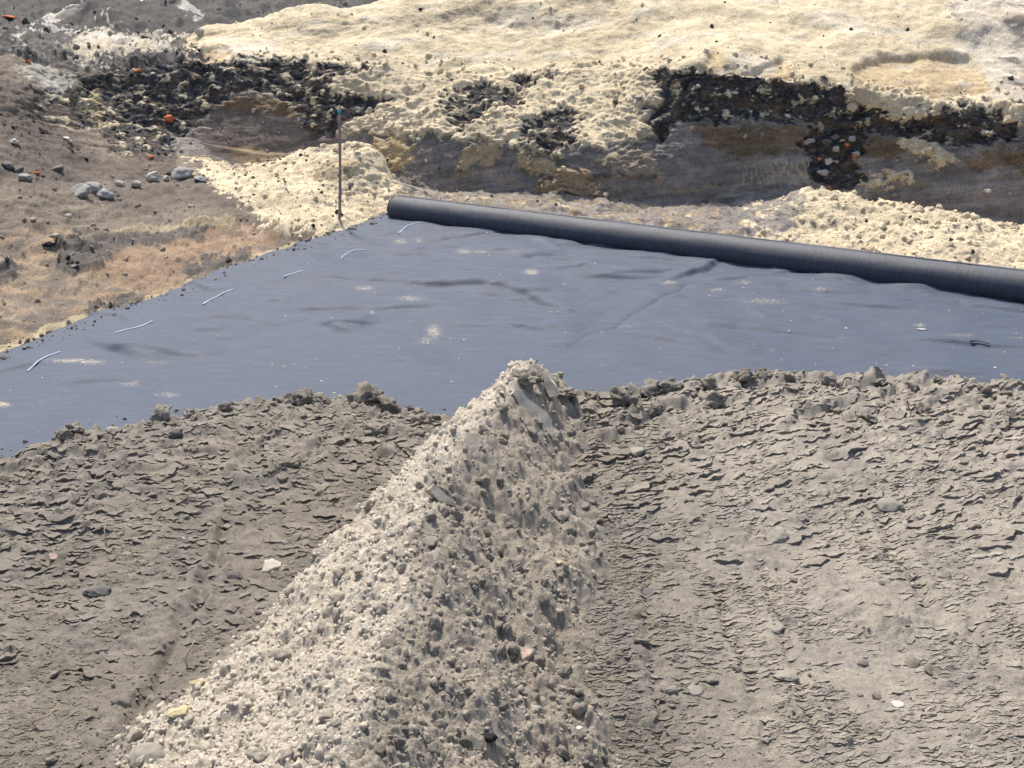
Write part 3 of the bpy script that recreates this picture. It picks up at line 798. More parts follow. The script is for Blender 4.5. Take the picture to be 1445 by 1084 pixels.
# ================================================================== FABRIC SHEET AND ROLL
RR = 0.108
pa = np.array([-0.94, 8.66, RR + .004]); pb = np.array([3.16, 6.50, RR + .004])
rdir = (pb - pa) / np.linalg.norm(pb - pa)
ROLL_L = 5.25
edge_l = np.array([on_plane(*p)[:2] for p in [(546, 309), (500, 326), (420, 354), (345, 381), (270, 407), (200, 430), (130, 456), (60, 484), (0, 507), (-120, 556), (-300, 640)]])
ey = edge_l[::-1, 1]; ex = edge_l[::-1, 0]
def xleft(yy): return np.interp(yy, ey, ex) + .025 * fbm2(yy * 1.3, yy * 0 + 1, 3, 401) + .006 * fbm2(yy * 22, yy * 0 + 1, 2, 402)
n_u, n_v = 600, 340
uu = np.linspace(0, 1, n_u) ** 1.0
# rows: far row lies along the roll, near row along y = 3.3
tv = np.linspace(0, 1, n_v) ** .9
far_y0 = 8.70
FX = np.zeros((n_v, n_u)); FY = np.zeros((n_v, n_u))
for i, tvv in enumerate(tv):
    yl = 3.5 + (far_y0 - 3.5) * tvv
    yr = 3.0 + (5.47 - 3.0) * tvv
    FX[i] = xleft(np.array([yl]))[0] + (5.3 - xleft(np.array([yl]))[0]) * uu
    FY[i] = yl + (yr - yl) * uu
# make the far rows follow the roll line
def W(pts): return [tuple(on_plane(*p)[:2]) for p in pts]
wr = [([(500, 407), (552, 413), (618, 418), (680, 418), (721, 425), (760, 439), (798, 454), (832, 459), (874, 465)], .040, .034),
      ([(735, 431), (775, 430), (812, 433)], .025, .012), ([(541, 401), (560, 400), (600, 401)], .02, .010), ([(583, 383), (605, 382), (621, 383)], .02, .010),
      ([(569, 368), (600, 363), (638, 361), (660, 360)], .025, .014), ([(600, 355), (628, 350), (680, 342), (742, 336)], .03, .018), ([(805, 387), (839, 392), (870, 397)], .022, .012),
      ([(846, 369), (915, 378), (1000, 385)], .03, .020), ([(919, 406), (950, 420)], .02, .012), ([(940, 410), (965, 402), (1000, 390), (1020, 376)], .022, .018),
      ([(950, 404), (995, 394), (1018, 380)], .02, .012), ([(1001, 408), (1040, 404), (1094, 399), (1162, 391)], .025, .016), ([(1066, 437), (1121, 442), (1200, 449)], .025, .012),
      ([(1042, 447), (1080, 463)], .022, .010), ([(940, 474), (957, 481), (1012, 502), (1063, 517)], .03, .014), ([(1350, 441), (1361, 442), (1460, 453)], .028, .018), ([(1135, 454), (1183, 469)], .025, .010),
      ([(388, 405), (465, 405), (560, 411)], .028, .010), ([(480, 400), (510, 398), (560, 393)], .025, .012), ([(217, 467), (333, 461), (388, 471), (446, 463)], .034, .014), ([(283, 490), (330, 491), (365, 489)], .028, .010),
      ([(132, 515), (217, 512), (279, 517), (330, 510)], .03, .016), ([(-20, 545), (10, 535), (50, 528), (100, 528)], .03, .013), ([(120, 455), (160, 460), (180, 467)], .025, .012), ([(260, 412), (300, 420), (340, 418)], .025, .010),
      ([(520, 345), (560, 340), (600, 342)], .025, .012), ([(420, 375), (470, 372), (510, 376)], .03, .012), ([(190, 455), (250, 452), (300, 446)], .03, .010), ([(1250, 410), (1340, 425)], .025, .010), ([(700, 372), (770, 378), (830, 376)], .028, .010),
      ([(620, 395), (680, 392), (740, 398)], .028, .009), ([(60, 560), (140, 552), (220, 556)], .035, .012), ([(1100, 480), (1180, 487), (1240, 500)], .03, .008)]
FZ = .032 + .022 * fbm2(FX * .8, FY * .8, 3, 410) + .008 * fbm2(FX * 1.2 + FY * .8, FY * 2.2, 3, 411) + .0018 * fbm2(FX * 5, FY * 9, 3, 412)
wq = .02 * fbm2(FX * 4, FY * 4, 2, 413)
for pts, w, hgt in wr:
    w *= .66; hgt *= 2.0
    d, fr, sd = seg_dist(FX + wq, FY + wq, W(pts))
    taper = np.sin(np.pi * np.clip(fr, 0.02, .98)) ** .6
    ds = d * sd
    FZ += hgt * taper * np.where(ds > 0, (1 - np.exp(-ds / (1.5 * w))) * np.exp(-ds / (9 * w)), 0)
d, fr, sd = seg_dist(FX, FY, W([(792, 509), (832, 482), (863, 475), (898, 454), (929, 437), (953, 428), (965, 418)]))
FZ -= .012 * np.exp(-d / .016) * sstep(0, .25, fr)
FZ += (.15 + .85 * sstep(5.2, 7.0, FY)) * .012 * (1 - np.abs(fbm2(FX * 1.1 + .5 * FY, FY * 3.6, 3, 415))) ** 2 * 1.3
gn = np.random.default_rng(77)
for _ in range(80):                                                # finer creases, mostly toward the roll
    px0, pr0 = gn.uniform(60, 1440), 325 + 215 * gn.random() ** 1.7
    a0 = on_plane(px0, pr0)[:2]; ln, an_ = gn.uniform(.2, .8), gn.normal(-.2, .35)
    bend = gn.normal(0, .05)
    pl_ = [(a0[0] + q * ln * math.cos(an_) - bend * q * (1 - q) * math.sin(an_), a0[1] + q * ln * math.sin(an_) + bend * q * (1 - q) * 2) for q in np.linspace(0, 1, 5)]
    m_ = (np.abs(FX - a0[0]) < .8) & (np.abs(FY - a0[1]) < .8)
    d, fr, sd = seg_dist(FX[m_], FY[m_], pl_)
    w_ = gn.uniform(.014, .034)
    FZ[m_] -= gn.uniform(.014, .042) * np.sin(np.pi * np.clip(fr, .02, .98)) * np.where(sd > 0, -(1 - np.exp(-d / (1.1 * w_))) * np.exp(-d / (7 * w_)), 0)
FZ = np.maximum(FZ, -.05)
lie = 0.14 * (1 - 0) * sstep(.0, .012, uu)[None, :]
FZ = FZ - (1 - sstep(.0, .006, uu)[None, :]) * .012
# dust on the fabric
DU = np.zeros(FX.shape)
PXf, PRf, _ = to_px(np.stack([FX, FY, FZ], -1))
for cx_, cy_, rx, ry, a in [(100, 512, 40, 4, .8), (130, 514, 25, 4, .8), (225, 514, 30, 4, .55), (185, 545, 22, 6, .65), (240, 560, 26, 6, .6), (5, 574, 14, 5, .9), (287, 505, 16, 4, .5), (515, 409, 18, 4, .7), (580, 424, 26, 5, .65),
                            (612, 470, 12, 12, .75), (600, 484, 20, 10, .5), (525, 444, 6, 4, .7), (750, 386, 14, 6, .8), (815, 374, 14, 6, .5), (565, 343, 14, 5, .6), (590, 341, 8, 5, .6), (655, 357, 14, 4, .6), (725, 357, 16, 5, .45), (848, 456, 18, 4, .45), (880, 463, 22, 4, .5),
                            (945, 402, 18, 4, .7), (1075, 428, 45, 7, .55), (1050, 401, 25, 4, .6), (1010, 411, 18, 4, .6), (1155, 411, 25, 7, .55), (1255, 460, 25, 4, .4), (1350, 476, 40, 4, .45), (1297, 462, 12, 4, .7), (1090, 497, 16, 4, .35), (680, 358, 12, 4, .5),
                            (640, 330, 40, 3, .55), (760, 340, 16, 3, .5), (1440, 480, 30, 4, .4), (880, 380, 30, 5, .4), (425, 590, 12, 6, .4)]:
    DU = np.maximum(DU, .95 * a * np.exp(-((PXf - cx_) / rx) ** 2 - ((PRf - cy_ - .1 * (PXf - cx_) * 0) / ry) ** 2))
DU = np.clip(DU + .08 + .12 * fbm2(FX * 1.5, FY * 1.5, 3, 420), 0, 1)
PF = np.stack([FX, FY, FZ + .012], -1)
top = PF.reshape(-1, 3)
nvt = len(top)
Fq = grid_faces(n_v, n_u)
# bottom skin along the border gives the sheet its thickness
border = np.r_[np.arange(n_v) * n_u]                   # left edge, walked upwards
low = top[border] + [0.004, 0, -.02]
Vall = np.concatenate([top, low])
skirt = np.stack([border[:-1], nvt + np.arange(n_v - 1), nvt + np.arange(1, n_v), border[1:]], -1)[:, ::-1]
DUc = np.repeat(np.concatenate([DU.ravel(), DU.ravel()[border]])[:, None], 3, 1)
sheet = link("fabric_sheet", mesh_from("fabric_sheet", Vall, np.concatenate([Fq, skirt]), M_sheet, DUc))
sheet["label"] = "blue grey woven ground fabric spread flat and wrinkled across the pit floor"
sheet["category"] = "fabric sheet"
fX, fR, fD = to_px(top)
def fpick(X, row): return pick(X, row, top, fX, fR, fD, 4.0)[0]

# marking dashes sewn along the left side
dash_px = [[(40, 527), (52, 519), (66, 512), (86, 505)], [(164, 477), (180, 471), (198, 467), (216, 460)], [(287, 434), (297, 424), (310, 418), (329, 412)], [(401, 399), (414, 395), (428, 391)],
           [(481, 368), (493, 362), (503, 358), (516, 355)], [(563, 334), (572, 328), (582, 324), (593, 322)]]
for pts in dash_px:
    pts = np.array(pts, float)
    s = np.linspace(0, 1, 22)
    xs = np.interp(s, np.linspace(0, 1, len(pts)), pts[:, 0]); rs = np.interp(s, np.linspace(0, 1, len(pts)), pts[:, 1])
    W3 = np.array([on_plane(a, b, .03) for a, b in zip(xs, rs)])
    for q in range(len(W3)):
        dd2 = (top[:, 0] - W3[q, 0]) ** 2 + (top[:, 1] - W3[q, 1]) ** 2
        W3[q, 2] = top[np.argpartition(dd2, 6)[:6], 2].max() + .002
    for _ in range(8): W3[1:-1] = (W3[:-2] + W3[1:-1] * 2 + W3[2:]) / 4
    tan = np.gradient(W3, axis=0); tan /= np.linalg.norm(tan, axis=1, keepdims=True)
    nrm = np.stack([-tan[:, 1], tan[:, 0], 0 * tan[:, 0]], 1)
    wd = (.0060 + .003 * np.array([mnoise.noise((i * .9, pts[0, 0], 0)) for i in range(22)]))[:, None]
    upv = np.array([0, 0, .0018])
    V = np.concatenate([W3 - nrm * wd + upv * .3, W3 - nrm * wd * .5 + upv, W3 + nrm * wd * .5 + upv, W3 + nrm * wd + upv * .3])
    n = 22
    fq = [(k * n + i, k * n + i + 1, (k + 1) * n + i + 1, (k + 1) * n + i) for k in range(3) for i in range(n - 1)]
    link("marking_dash", mesh_from("marking_dash", V, fq, M_thread), sheet)

# the roll
roll = link("fabric_roll", None, label="long dark roll of unspooled ground fabric lying along the far edge of the sheet", category="fabric roll")
roll.location = tuple(pa)
roll.rotation_euler = (0, 0, math.atan2(rdir[1], rdir[0]))
nL, nA = 260, 56
V = []
tl = np.linspace(0, ROLL_L, nL)
for i, l in enumerate(tl):
    bow = -.012 * math.sin(math.pi * l / ROLL_L)
    for k in range(nA):
        a = 2 * math.pi * k / nA
        r = RR * (1 + .030 * mnoise.noise((l * 1.6, math.cos(a) * .9, math.sin(a) * .9)) + .018 * mnoise.noise((l * 5, math.cos(a) * 2, math.sin(a) * 2 + 9)))
        endr = 1 - .10 * math.exp(-l / .012) - .10 * math.exp(-(ROLL_L - l) / .012)
        r *= endr
        zz = math.sin(a) * r
        if zz < -.094: zz = -.094 - .2 * (abs(zz) - .094)
        V.append((l + .006 * mnoise.noise((a, 3, 3)) * (1 if l < .05 else 0), math.cos(a) * r + bow, zz))
fq = [(i * nA + k, i * nA + (k + 1) % nA, (i + 1) * nA + (k + 1) % nA, (i + 1) * nA + k) for i in range(nL - 1) for k in range(nA)]
link("outer_wrap", mesh_from("outer_wrap", V, np.array(fq)[:, ::-1], M_roll), roll)
V, fq = [], []                                                     # the free end of the fabric lying along the roll
for i in range(200):
    l = .02 + (ROLL_L - .04) * i / 199
    for k, (a, dr) in enumerate(((1.00, .000), (1.05, .004), (1.30, .0045), (1.55, .001))):
        a += .05 * mnoise.noise((l * 1.3, 4, 2)) + (.015 * mnoise.noise((l * 9, 1, 1)) if k < 2 else 0)
        V.append((l, math.cos(a) * (RR * 1.012 + dr) - .012 * math.sin(math.pi * l / ROLL_L), math.sin(a) * (RR * 1.012 + dr)))
for i in range(199):
    for k in range(3): fq.append((i * 4 + k, i * 4 + k + 1, (i + 1) * 4 + k + 1, (i + 1) * 4 + k))
link("loose_flap", mesh_from("loose_flap", V, np.array(fq)[:, ::-1], M_roll), roll)
for l0, sgn in ((0.004, -1), (ROLL_L - .004, 1)):                      # coiled layers visible at the ends
    V, fq = [], []
    turns, N = 5.5, 300
    for i in range(N + 1):
        a = i / N * turns * 2 * math.pi
        r = .035 + (RR * .90 - .035) * i / N
        for dr, dl in ((0, 0), (.006, sgn * .010), (.010, sgn * .010), (.0115, 0)):
            V.append((l0 + dl, math.cos(a) * (r + dr - .006), math.sin(a) * (r + dr - .006)))
    for i in range(N):
        for k in range(3):
            fq.append((i * 4 + k, i * 4 + k + 1, (i + 1) * 4 + k + 1, (i + 1) * 4 + k))
    link("coil_end", mesh_from("coil_end", V, fq, M_roll), roll)
me = mesh_from("core_tube", *(lambda n: ([(l, math.cos(2 * math.pi * k / n) * .034, math.sin(2 * math.pi * k / n) * .034) for l in (.002, ROLL_L - .002) for k in range(n)],
                                          [(k, (k + 1) % n, n + (k + 1) % n, n + k) for k in range(n)]))(24), M_wood)
link("core_tube", me, roll)
# sheet leaving the roll: strip that climbs from the floor onto the roll's underside
V = []; nn = 200
for i in range(nn):
    l = ROLL_L * i / (nn - 1)
    for (dy, dz) in ((-.30, -.118), (-.20, -.112), (-.12, -.110), (-.05, -.109), (0, -.106)):
        w = .004 * mnoise.noise((l * 3, dy * 9, 0))
        V.append((l + .01, dy, dz + .018 + w))
fq = [(i * 5 + k, (i + 1) * 5 + k, (i + 1) * 5 + k + 1, i * 5 + k + 1) for i in range(nn - 1) for k in range(4)]
# ================================================================== STAKE
def tube(name, pts, radii, mat, parent=None, seg=8, flat=1.0):
    pts = [Vector(p) for p in pts]
    V, fq = [], []
    for i, p in enumerate(pts):
        d = (pts[min(i + 1, len(pts) - 1)] - pts[max(i - 1, 0)]).normalized()
        a = d.orthogonal().normalized(); b = d.cross(a)
        for k in range(seg):
            an = 2 * math.pi * k / seg
            V.append(p + (a * math.cos(an) + b * math.sin(an) * flat) * radii[i])
    for i in range(len(pts) - 1):
        for k in range(seg):
            fq.append((i * seg + k, i * seg + (k + 1) % seg, (i + 1) * seg + (k + 1) % seg, (i + 1) * seg + k))
    V += [pts[0], pts[-1]]; a0 = len(V) - 2
    for k in range(seg):
        fq.append((a0, (k + 1) % seg, k, k)); n0 = (len(pts) - 1) * seg
        fq.append((a0 + 1, n0 + k, n0 + (k + 1) % seg, n0 + (k + 1) % seg))
    me = bpy.data.meshes.new(name)
    me.from_pydata([tuple(v) for v in V], [], [tuple(dict.fromkeys(f)) for f in fq])
    me.polygons.foreach_set("use_smooth", [True] * len(me.polygons))
    me.materials.append(mat)
    return link(name, me, parent)

base, dep = pick(483, 306)
stake = link("survey_stake", None, label="thin brown wooden stake with a teal band standing in the sand", category="stake")
hgt = 146 / F * dep / CP
stake.location = tuple(base)
tilt = (.004, .0)
def spt(h): return (h * .062 + .004 * math.sin(h * 5), h * .0, h)
tube("shaft", [spt(-.15), spt(0), spt(hgt * .3), spt(hgt * .55), spt(hgt * .8), spt(hgt)], [.0115, .0115, .011, .0105, .0105, .0095], M_wood, stake, 8)
tube("painted_band", [spt(hgt * .925), spt(hgt * .945), spt(hgt * .965)], [.0125, .0127, .0125], M_teal, stake, 8)
tube("stub_twig", [spt(hgt * .52), (.03, -.01, hgt * .50), (.035, -.01, hgt * .47)], [.005, .004, .002], M_wood, stake, 5)

# ================================================================== STONES AND OTHER SINGLE THINGS
round_lumps = [lump("round_stone", 100 + i, 4, .22, (1, .85, .75), 2, .05) for i in range(5)]
ang_lumps = [lump("angular_stone", 120 + i, 4, .22, (1, .8, .7), 9, .06) for i in range(5)]
def put(name, X, row, w, mat, label, cat, which="bank", flat=.8, angular=False, group=None, sink=.35, seed=None, aspect=1.0):
    p, d = {"bank": pick, "soil": spick}[which](X, row)
    r = w / 2 / F * d
    src = (ang_lumps if angular else round_lumps)
    rn = random.Random(seed if seed is not None else int(X * 7 + row))
    me = src[rn.randrange(5)].copy()
    me.materials.clear(); me.materials.append(mat)
    me.name = name
    o = link(name, me, None, label=label, category=cat)
    if group: o["group"] = group
    o.rotation_euler = (rn.uniform(-.3, .3), rn.uniform(-.3, .3), rn.uniform(-.5, .5))
    o.scale = (r, r * aspect, r * flat)
    o.location = (p[0], p[1] - r * .2, p[2] + r * flat * (.72 - sink))
    return o
G1 = "grey stones on the left bank"
put("stone", 118, 270, 30, M_stone, "grey boulder at the left of three rounded stones lying together on the bank", "stone", group=G1)
put("stone", 136, 266, 27, M_stone, "round grey stone between two others, middle and hindmost of the trio", "stone", group=G1, flat=.9)
put("stone", 153, 274, 25, M_stone, "smooth grey stone at the right end and front of the trio", "stone", group=G1)
put("stone", 171, 258, 15, M_pale_stone, "small pale stone just up and right of the three grey stones", "stone", group=G1)
put("stone", 190, 258, 15, M_pale_stone, "small pale stone between the single pebble and the mottled white stone", "stone", group=G1)
put("stone", 216, 251, 26, M_pale_stone, "pale mottled blocky stone left of the biggest grey stone", "stone", group=G1, angular=True)
put("stone", 234, 250, 13, M_pale_stone, "small chalky stone squeezed between the mottled and the biggest stone", "stone", group=G1, angular=True)
put("stone", 256, 246, 31, M_stone, "biggest grey stone at the foot of the sand beside the dark wall", "stone", group=G1)
put("stone", 285, 251, 17, M_stone, "bluish grey small stone on the edge of the pale sand", "stone", group=G1, flat=.6)
put("stone", 98, 196, 19, M_pale_stone, "pale triangular stone under the black peat slope", "stone", group=G1, angular=True)
put("stone", 16, 233, 20, M_dark_stone, "dark rounded stone high on the bank near the left picture edge", "stone", group=G1)
put("stone", 29, 238, 16, M_dark_stone, "dark stone touching the right side of the higher dark stone", "stone", group=G1)
put("stone", 40, 250, 20, M_stone, "brownish grey stone just below the pair of dark stones", "stone", group=G1)
put("stone", 83, 236, 20, M_dark_stone, "dark flat stone half buried between the trio and the bank top", "stone", group=G1, flat=.6)
put("stone", 24, 199, 14, M_white, "little white stone alone high up on the left bank", "stone", group=G1)
put("stone", 72, 343, 18, M_peat_lump, "shiny black angular stone in the tan slope left of the dark peat clump", "stone", group=G1, angular=True)
put("stone", 77, 330, 16, M_pale_stone, "cream stone just above the shiny black stone", "stone", group=G1, angular=True)
put("stone", 98, 301, 12, M_pale_stone, "small cream pebble on the slope beneath the trio", "stone", group=G1, flat=.5)
put("stone", 50, 309, 10, M_pink_stone, "small reddish pebble on the tan slope at the left", "stone", group=G1)
put("stone", 280, 44, 0.1 + 16, M_pale_stone, "round pale stone on the dark rubble behind the sand crest", "stone", group=G1)
G2 = "orange brick fragments"
put("brick_fragment", 243, 167, 17, M_brick, "largest orange brick fragment sticking out of the dark wall", "brick fragment", angular=True, group=G2, sink=.2)
put("brick_fragment", 209, 219, 9, M_brick, "small orange brick fragment at the foot of the black slope", "brick fragment", angular=True, group=G2)
put("brick_fragment", 42, 85, 9, M_brick, "red brick fragment lying in the rubble above the bank's top", "brick fragment", angular=True, group=G2)
put("brick_fragment", 16, 22, 20, M_brick, "broad dull red brick fragment in the far rubble at top left", "brick fragment", angular=True, group=G2, flat=.4)
put("brick_fragment", 195, 98, 10, M_brick, "red brick fragment right below the pale sand lip on the left", "brick fragment", angular=True, group=G2)
put("brick_fragment", 1193, 210, 8, M_brick, "orange brick fragment topmost among the dark stones in the cut face", "brick fragment", angular=True, group=G2, flat=1.2)
put("brick_fragment", 1153, 222, 8, M_brick, "orange brick fragment left of the dark stones in the cut face", "brick fragment", angular=True, group=G2)
put("brick_fragment", 1202, 225, 10, M_brick, "orange brick fragment below the topmost one among the dark stones", "brick fragment", angular=True, group=G2)
put("brick_fragment", 1172, 262, 6, M_brick, "tiny orange brick fragment on the sand heap under the dark stones", "brick fragment", angular=True, group=G2)
put("brick_fragment", 56, 233 + 10, 9, M_brick, "pinkish orange brick fragment among pebbles near the left edge", "brick fragment", angular=True, group=G2)
G3 = "stones stuck in the black layer"
for (X, r, w, m, lb) in [(1143, 202, 16, M_stone, "grey stone left of the black pocket in the cut face"), (1167, 200, 14, M_dark_stone, "dark grey round stone at upper left of the black pocket"),
                         (1176, 197, 14, M_dark_stone, "dark grey stone wedged top middle in the black pocket"), (1185, 201, 8, M_pale_stone, "small pale angular stone near the top orange fragment"),
                         (1203, 202, 14, M_stone, "flat grey stone right of the top orange fragment"), (1203, 218, 14, M_stone, "bluish grey round stone above the lower orange fragment"),
                         (1179, 214, 14, M_stone, "grey angular stone in the middle of the black pocket"), (1170, 228, 13, M_white, "whitish upright stone in the middle of the black pocket"),
                         (1181, 226, 11, M_pink_stone, "pinkish stone beside the whitish upright stone"), (1157, 249, 18, M_stone, "grey flat stone at the bottom of the black pocket"),
                         (1391, 269, 14, M_pale_stone, "pale stone sitting in a hollow of the right clay face")]:
    put("stone", X, r, w, m, lb, "stone", angular=True, group=G3, sink=.2, flat=.8 if lb[0] != "w" else 1.2)
put("stone", 1293, 88 + 60, 8, M_dark_stone, "dark pebble on the sandy lip right of centre", "stone", group=G3)
put("stone", 865, 141, 12, M_dark_stone, "small dark stone on the sand left of the long black layer", "stone", group=G3, angular=True)
put("stone", 932, 98, 12, M_dark_stone, "black round stone at the top left tip of the long black layer", "stone", group=G3)
put("stone", 897, 136, 10, M_stone, "small bluish stone on the sand beside the long black layer", "stone", group=G3)
# broken pale board sticking out of the cut
p, d = pick(285, 179)
bd = lump("broken_board", 55, 3, .06, (1, .12, .10), 6, .03, M_white)
o = link("broken_board", bd, None, label="pale splintered strip sticking out of the dark clay beside the orange fragment", category="board")
o.location = (p[0] + .02, p[1] - .06, p[2] + .02); o.scale = (.09, .09, .09); o.rotation_euler = (0, .05, -.3)

# stones and odd lumps on the grey soil
G4 = "stones lying on the grey soil"
put("stone", 140, 831, 40, M_dark_stone, "dark rounded stone lying on the flat moist soil at the left", "stone", "soil", sink=.62, flat=.65, group=G4)
put("stone", 333, 811, 22, M_dark_stone, "small dark smooth stone beside the pale stone at the ridge's left foot", "stone", "soil", sink=.62, group=G4)
put("stone", 388, 797, 40, M_pale_stone, "pale pinkish stone at the left foot of the ridge", "stone", "soil", sink=.62, flat=.6, group=G4, angular=True)
put("stone", 281, 962, 27, M_tan_stone, "yellowish blocky stone, upper of two at the ridge's left foot", "stone", "soil", sink=.62, flat=.95, angular=True, group=G4)
put("stone", 255, 1000, 36, M_tan_stone, "yellowish long stone, lower of two at the ridge's left foot", "stone", "soil", sink=.62, flat=.6, angular=True, group=G4)
put("stone", 214, 1064, 58, M_soil_stone, "big grey stone at the bottom left end of the ridge", "stone", "soil", sink=.62, flat=.8, group=G4)
put("stone", 745, 924, 25, M_pink_stone, "pinkish round stone on the right flank of the ridge", "stone", "soil", sink=.62, group=G4)
put("stone", 714, 960, 9, M_tan_stone, "tiny yellow pebble below the pinkish stone on the ridge", "stone", "soil", sink=.62, group=G4)
put("stone", 793, 795, 10, M_tan_stone, "tiny yellow pebble high on the right foot of the ridge", "stone", "soil", sink=.62, group=G4)
put("stone", 756, 1027, 0.1 + 10, M_white, "small white pebble at the ridge's lower right foot", "stone", "soil", sink=.62, group=G4, seed=4).location.x += .11
put("stone", 1265, 992, 20, M_white, "bright white small stone on the smooth soil at the lower right", "stone", "soil", sink=.62, group=G4, flat=.5)
put("stone", 1097, 882, 30, M_soil_stone, "grey stone half sunk in a notch right of the ridge", "stone", "soil", sink=.62, group=G4, flat=.6)
put("stone", 1250, 712, 38, M_soil_stone, "grey stone with a dark hollow beside it on the right soil", "stone", "soil", sink=.62, group=G4, flat=.75)
put("stone", 1092, 756, 36, M_soil_stone, "rounded grey stone on the torn soil right of the ridge", "stone", "soil", sink=.62, group=G4, flat=.6)
put("stone", 948, 970, 20, M_soil_stone, "dark grey cobble, left of a close pair near the bottom", "stone", "soil", sink=.62, group=G4)
put("stone", 984, 972, 24, M_soil_stone, "grey cobble, right of a close pair near the bottom", "stone", "soil", sink=.62, group=G4, flat=.6)
put("stone", 915, 834, 20, M_dark_stone, "dark stone beside the ridge foot at right", "stone", "soil", sink=.62, group=G4, flat=.6)
put("stone", 1110, 948, 38, M_soil_stone, "flat grey stone bedded flush in the right soil", "stone", "soil", sink=.62, group=G4, flat=.4)
put("stone", 1214, 932, 18, M_dark_stone, "small dark stone on the smooth soil right of centre", "stone", "soil", sink=.62, group=G4, flat=.55)
put("stone", 900, 635, 26, M_soil_stone, "rounded grey stone below the rim right of the ridge top", "stone", "soil", sink=.62, group=G4, flat=.7)
put("stone", 160, 605, 0.1 + 22, M_soil_stone, "greyish stone on the broken rim at far left", "stone", "soil", sink=.62, group=G4, flat=.7)
put("stone", 250, 612, 22, M_dark_stone, "smooth dark stone among clods below the left rim", "stone", "soil", sink=.62, group=G4)
put("stone", 255, 757, 13, M_white, "little white stone by the groove in the left soil", "stone", "soil", sink=.62, group=G4, angular=True)
put("stone", 75, 784, 14, M_pink_stone, "small reddish stone on the left soil near the picture edge", "stone", "soil", sink=.62, group=G4)
put("peat_lump", 690, 1038, 27, M_peat_lump, "black peat lump on the lower right flank of the ridge", "peat lump", "soil", sink=.62, angular=True)
# things on the fabric
p = fpick(1297, 462)
o = link("white_flake", lump("white_flake", 61, 2, .3, (1, .5, .12), 3, .1, M_white), None, label="white flake of chalk lying on the fabric toward the right", category="flake")
o.location = (p[0], p[1], p[2] + .004); o.scale = (.03, .03, .03)
a, b = fpick(1365, 481), fpick(1398, 484)
tube("twig", [(a[0], a[1], a[2] + .012), ((a[0] * .6 + b[0] * .4), a[1] * .6 + b[1] * .4 + .01, a[2] + .014), (b[0], b[1], b[2] + .008)], [.006, .003, .002], M_bark, None, 6)
bpy.data.objects["twig"]["label"] = "short dark twig lying on the fabric at the right"; bpy.data.objects["twig"]["category"] = "twig"
for nm, X, r, dx, dz, lb in [("root_strand", 897, 655, .012, .05, "pale root strand poking from the soil right of the ridge top"), ("root_strand", 150, 770, -.004, .07, "pale root strand standing in the flat left soil"),
                             ("root_strand", 268, 940, .01, .06, "curved pale root strand by the yellowish stones"), ("root_strand", 60, 1030, .03, .05, "pale root strand in the bottom left corner")]:
    p, d = spick(X, r)
    o = tube(nm, [(p[0], p[1], p[2] - .01), (p[0] - dx, p[1] + .01, p[2] + dz * .4), (p[0] + dx * .5, p[1] + .02, p[2] + dz * .8), (p[0] + dx, p[1] + .05, p[2] + dz)], [.003, .0028, .0022, .0012], M_twig, None, 5)
    o["label"] = lb; o["category"] = "root"; o["group"] = "root strands in the soil"

# ---- tipped slabs of crusted soil at the ridge top and along the rim
def slab(parent, X, row, poly_px, thick, tilt, mat, name="soil_slab", lift=.0, seed=1):
    p, d = spick(X, row)
    s = d / F
    poly = [((a - X) * s, -(b - row) * s) for a, b in poly_px]
    bm = bmesh.new()
    vs_ = [bm.verts.new((a, 0, b)) for a, b in poly]
    f = bm.faces.new(vs_)
    r = bmesh.ops.extrude_face_region(bm, geom=[f])
    ev = [v for v in r["geom"] if isinstance(v, bmesh.types.BMVert)]
    for v in ev: v.co.y += thick
    bmesh.ops.triangulate(bm, faces=bm.faces[:])
    bmesh.ops.subdivide_edges(bm, edges=bm.edges[:], cuts=2, use_grid_fill=True)
    bmesh.ops.recalc_face_normals(bm, faces=bm.faces[:])
    off = Vector((seed * 3.1, 0, 0))
    for v in bm.verts:
        v.co += Vector((mnoise.noise(v.co * 30 + off), mnoise.noise(v.co * 20 + off) * .6, mnoise.noise(v.co * 30 - off))) * .006
    me = bpy.data.meshes.new(name); bm.to_mesh(me); bm.free()
    me.materials.append(mat)
    o = link(name, me, parent)
    o.location = (p[0], p[1] - .02, p[2] + lift); o.rotation_euler = tilt
    return o
slab(soil_ridge, 756, 578, [(729, 549), (736, 544), (744, 548), (750, 560), (770, 582), (778, 598), (776, 618), (770, 622), (758, 602), (745, 588), (735, 570)], .03, (-.55, 0, .55), M_soil_clod, lift=.01)
slab(soil_ridge, 778, 548, [(766, 530), (772, 532), (786, 548), (790, 562), (780, 566), (770, 552)], .025, (-.5, 0, -.2), M_soil_clod, lift=.03, seed=2)
slab(soil_ridge, 670, 622, [(655, 622), (668, 610), (683, 613), (684, 630), (668, 638), (656, 633)], .05, (-.75, .1, .3), M_soil_clod, lift=.012, seed=3)
slab(soil_ridge, 618, 700, [(605, 692), (615, 685), (632, 708), (640, 722), (622, 716)], .04, (-.6, 0, .4), M_soil_clod, lift=.015, seed=4)

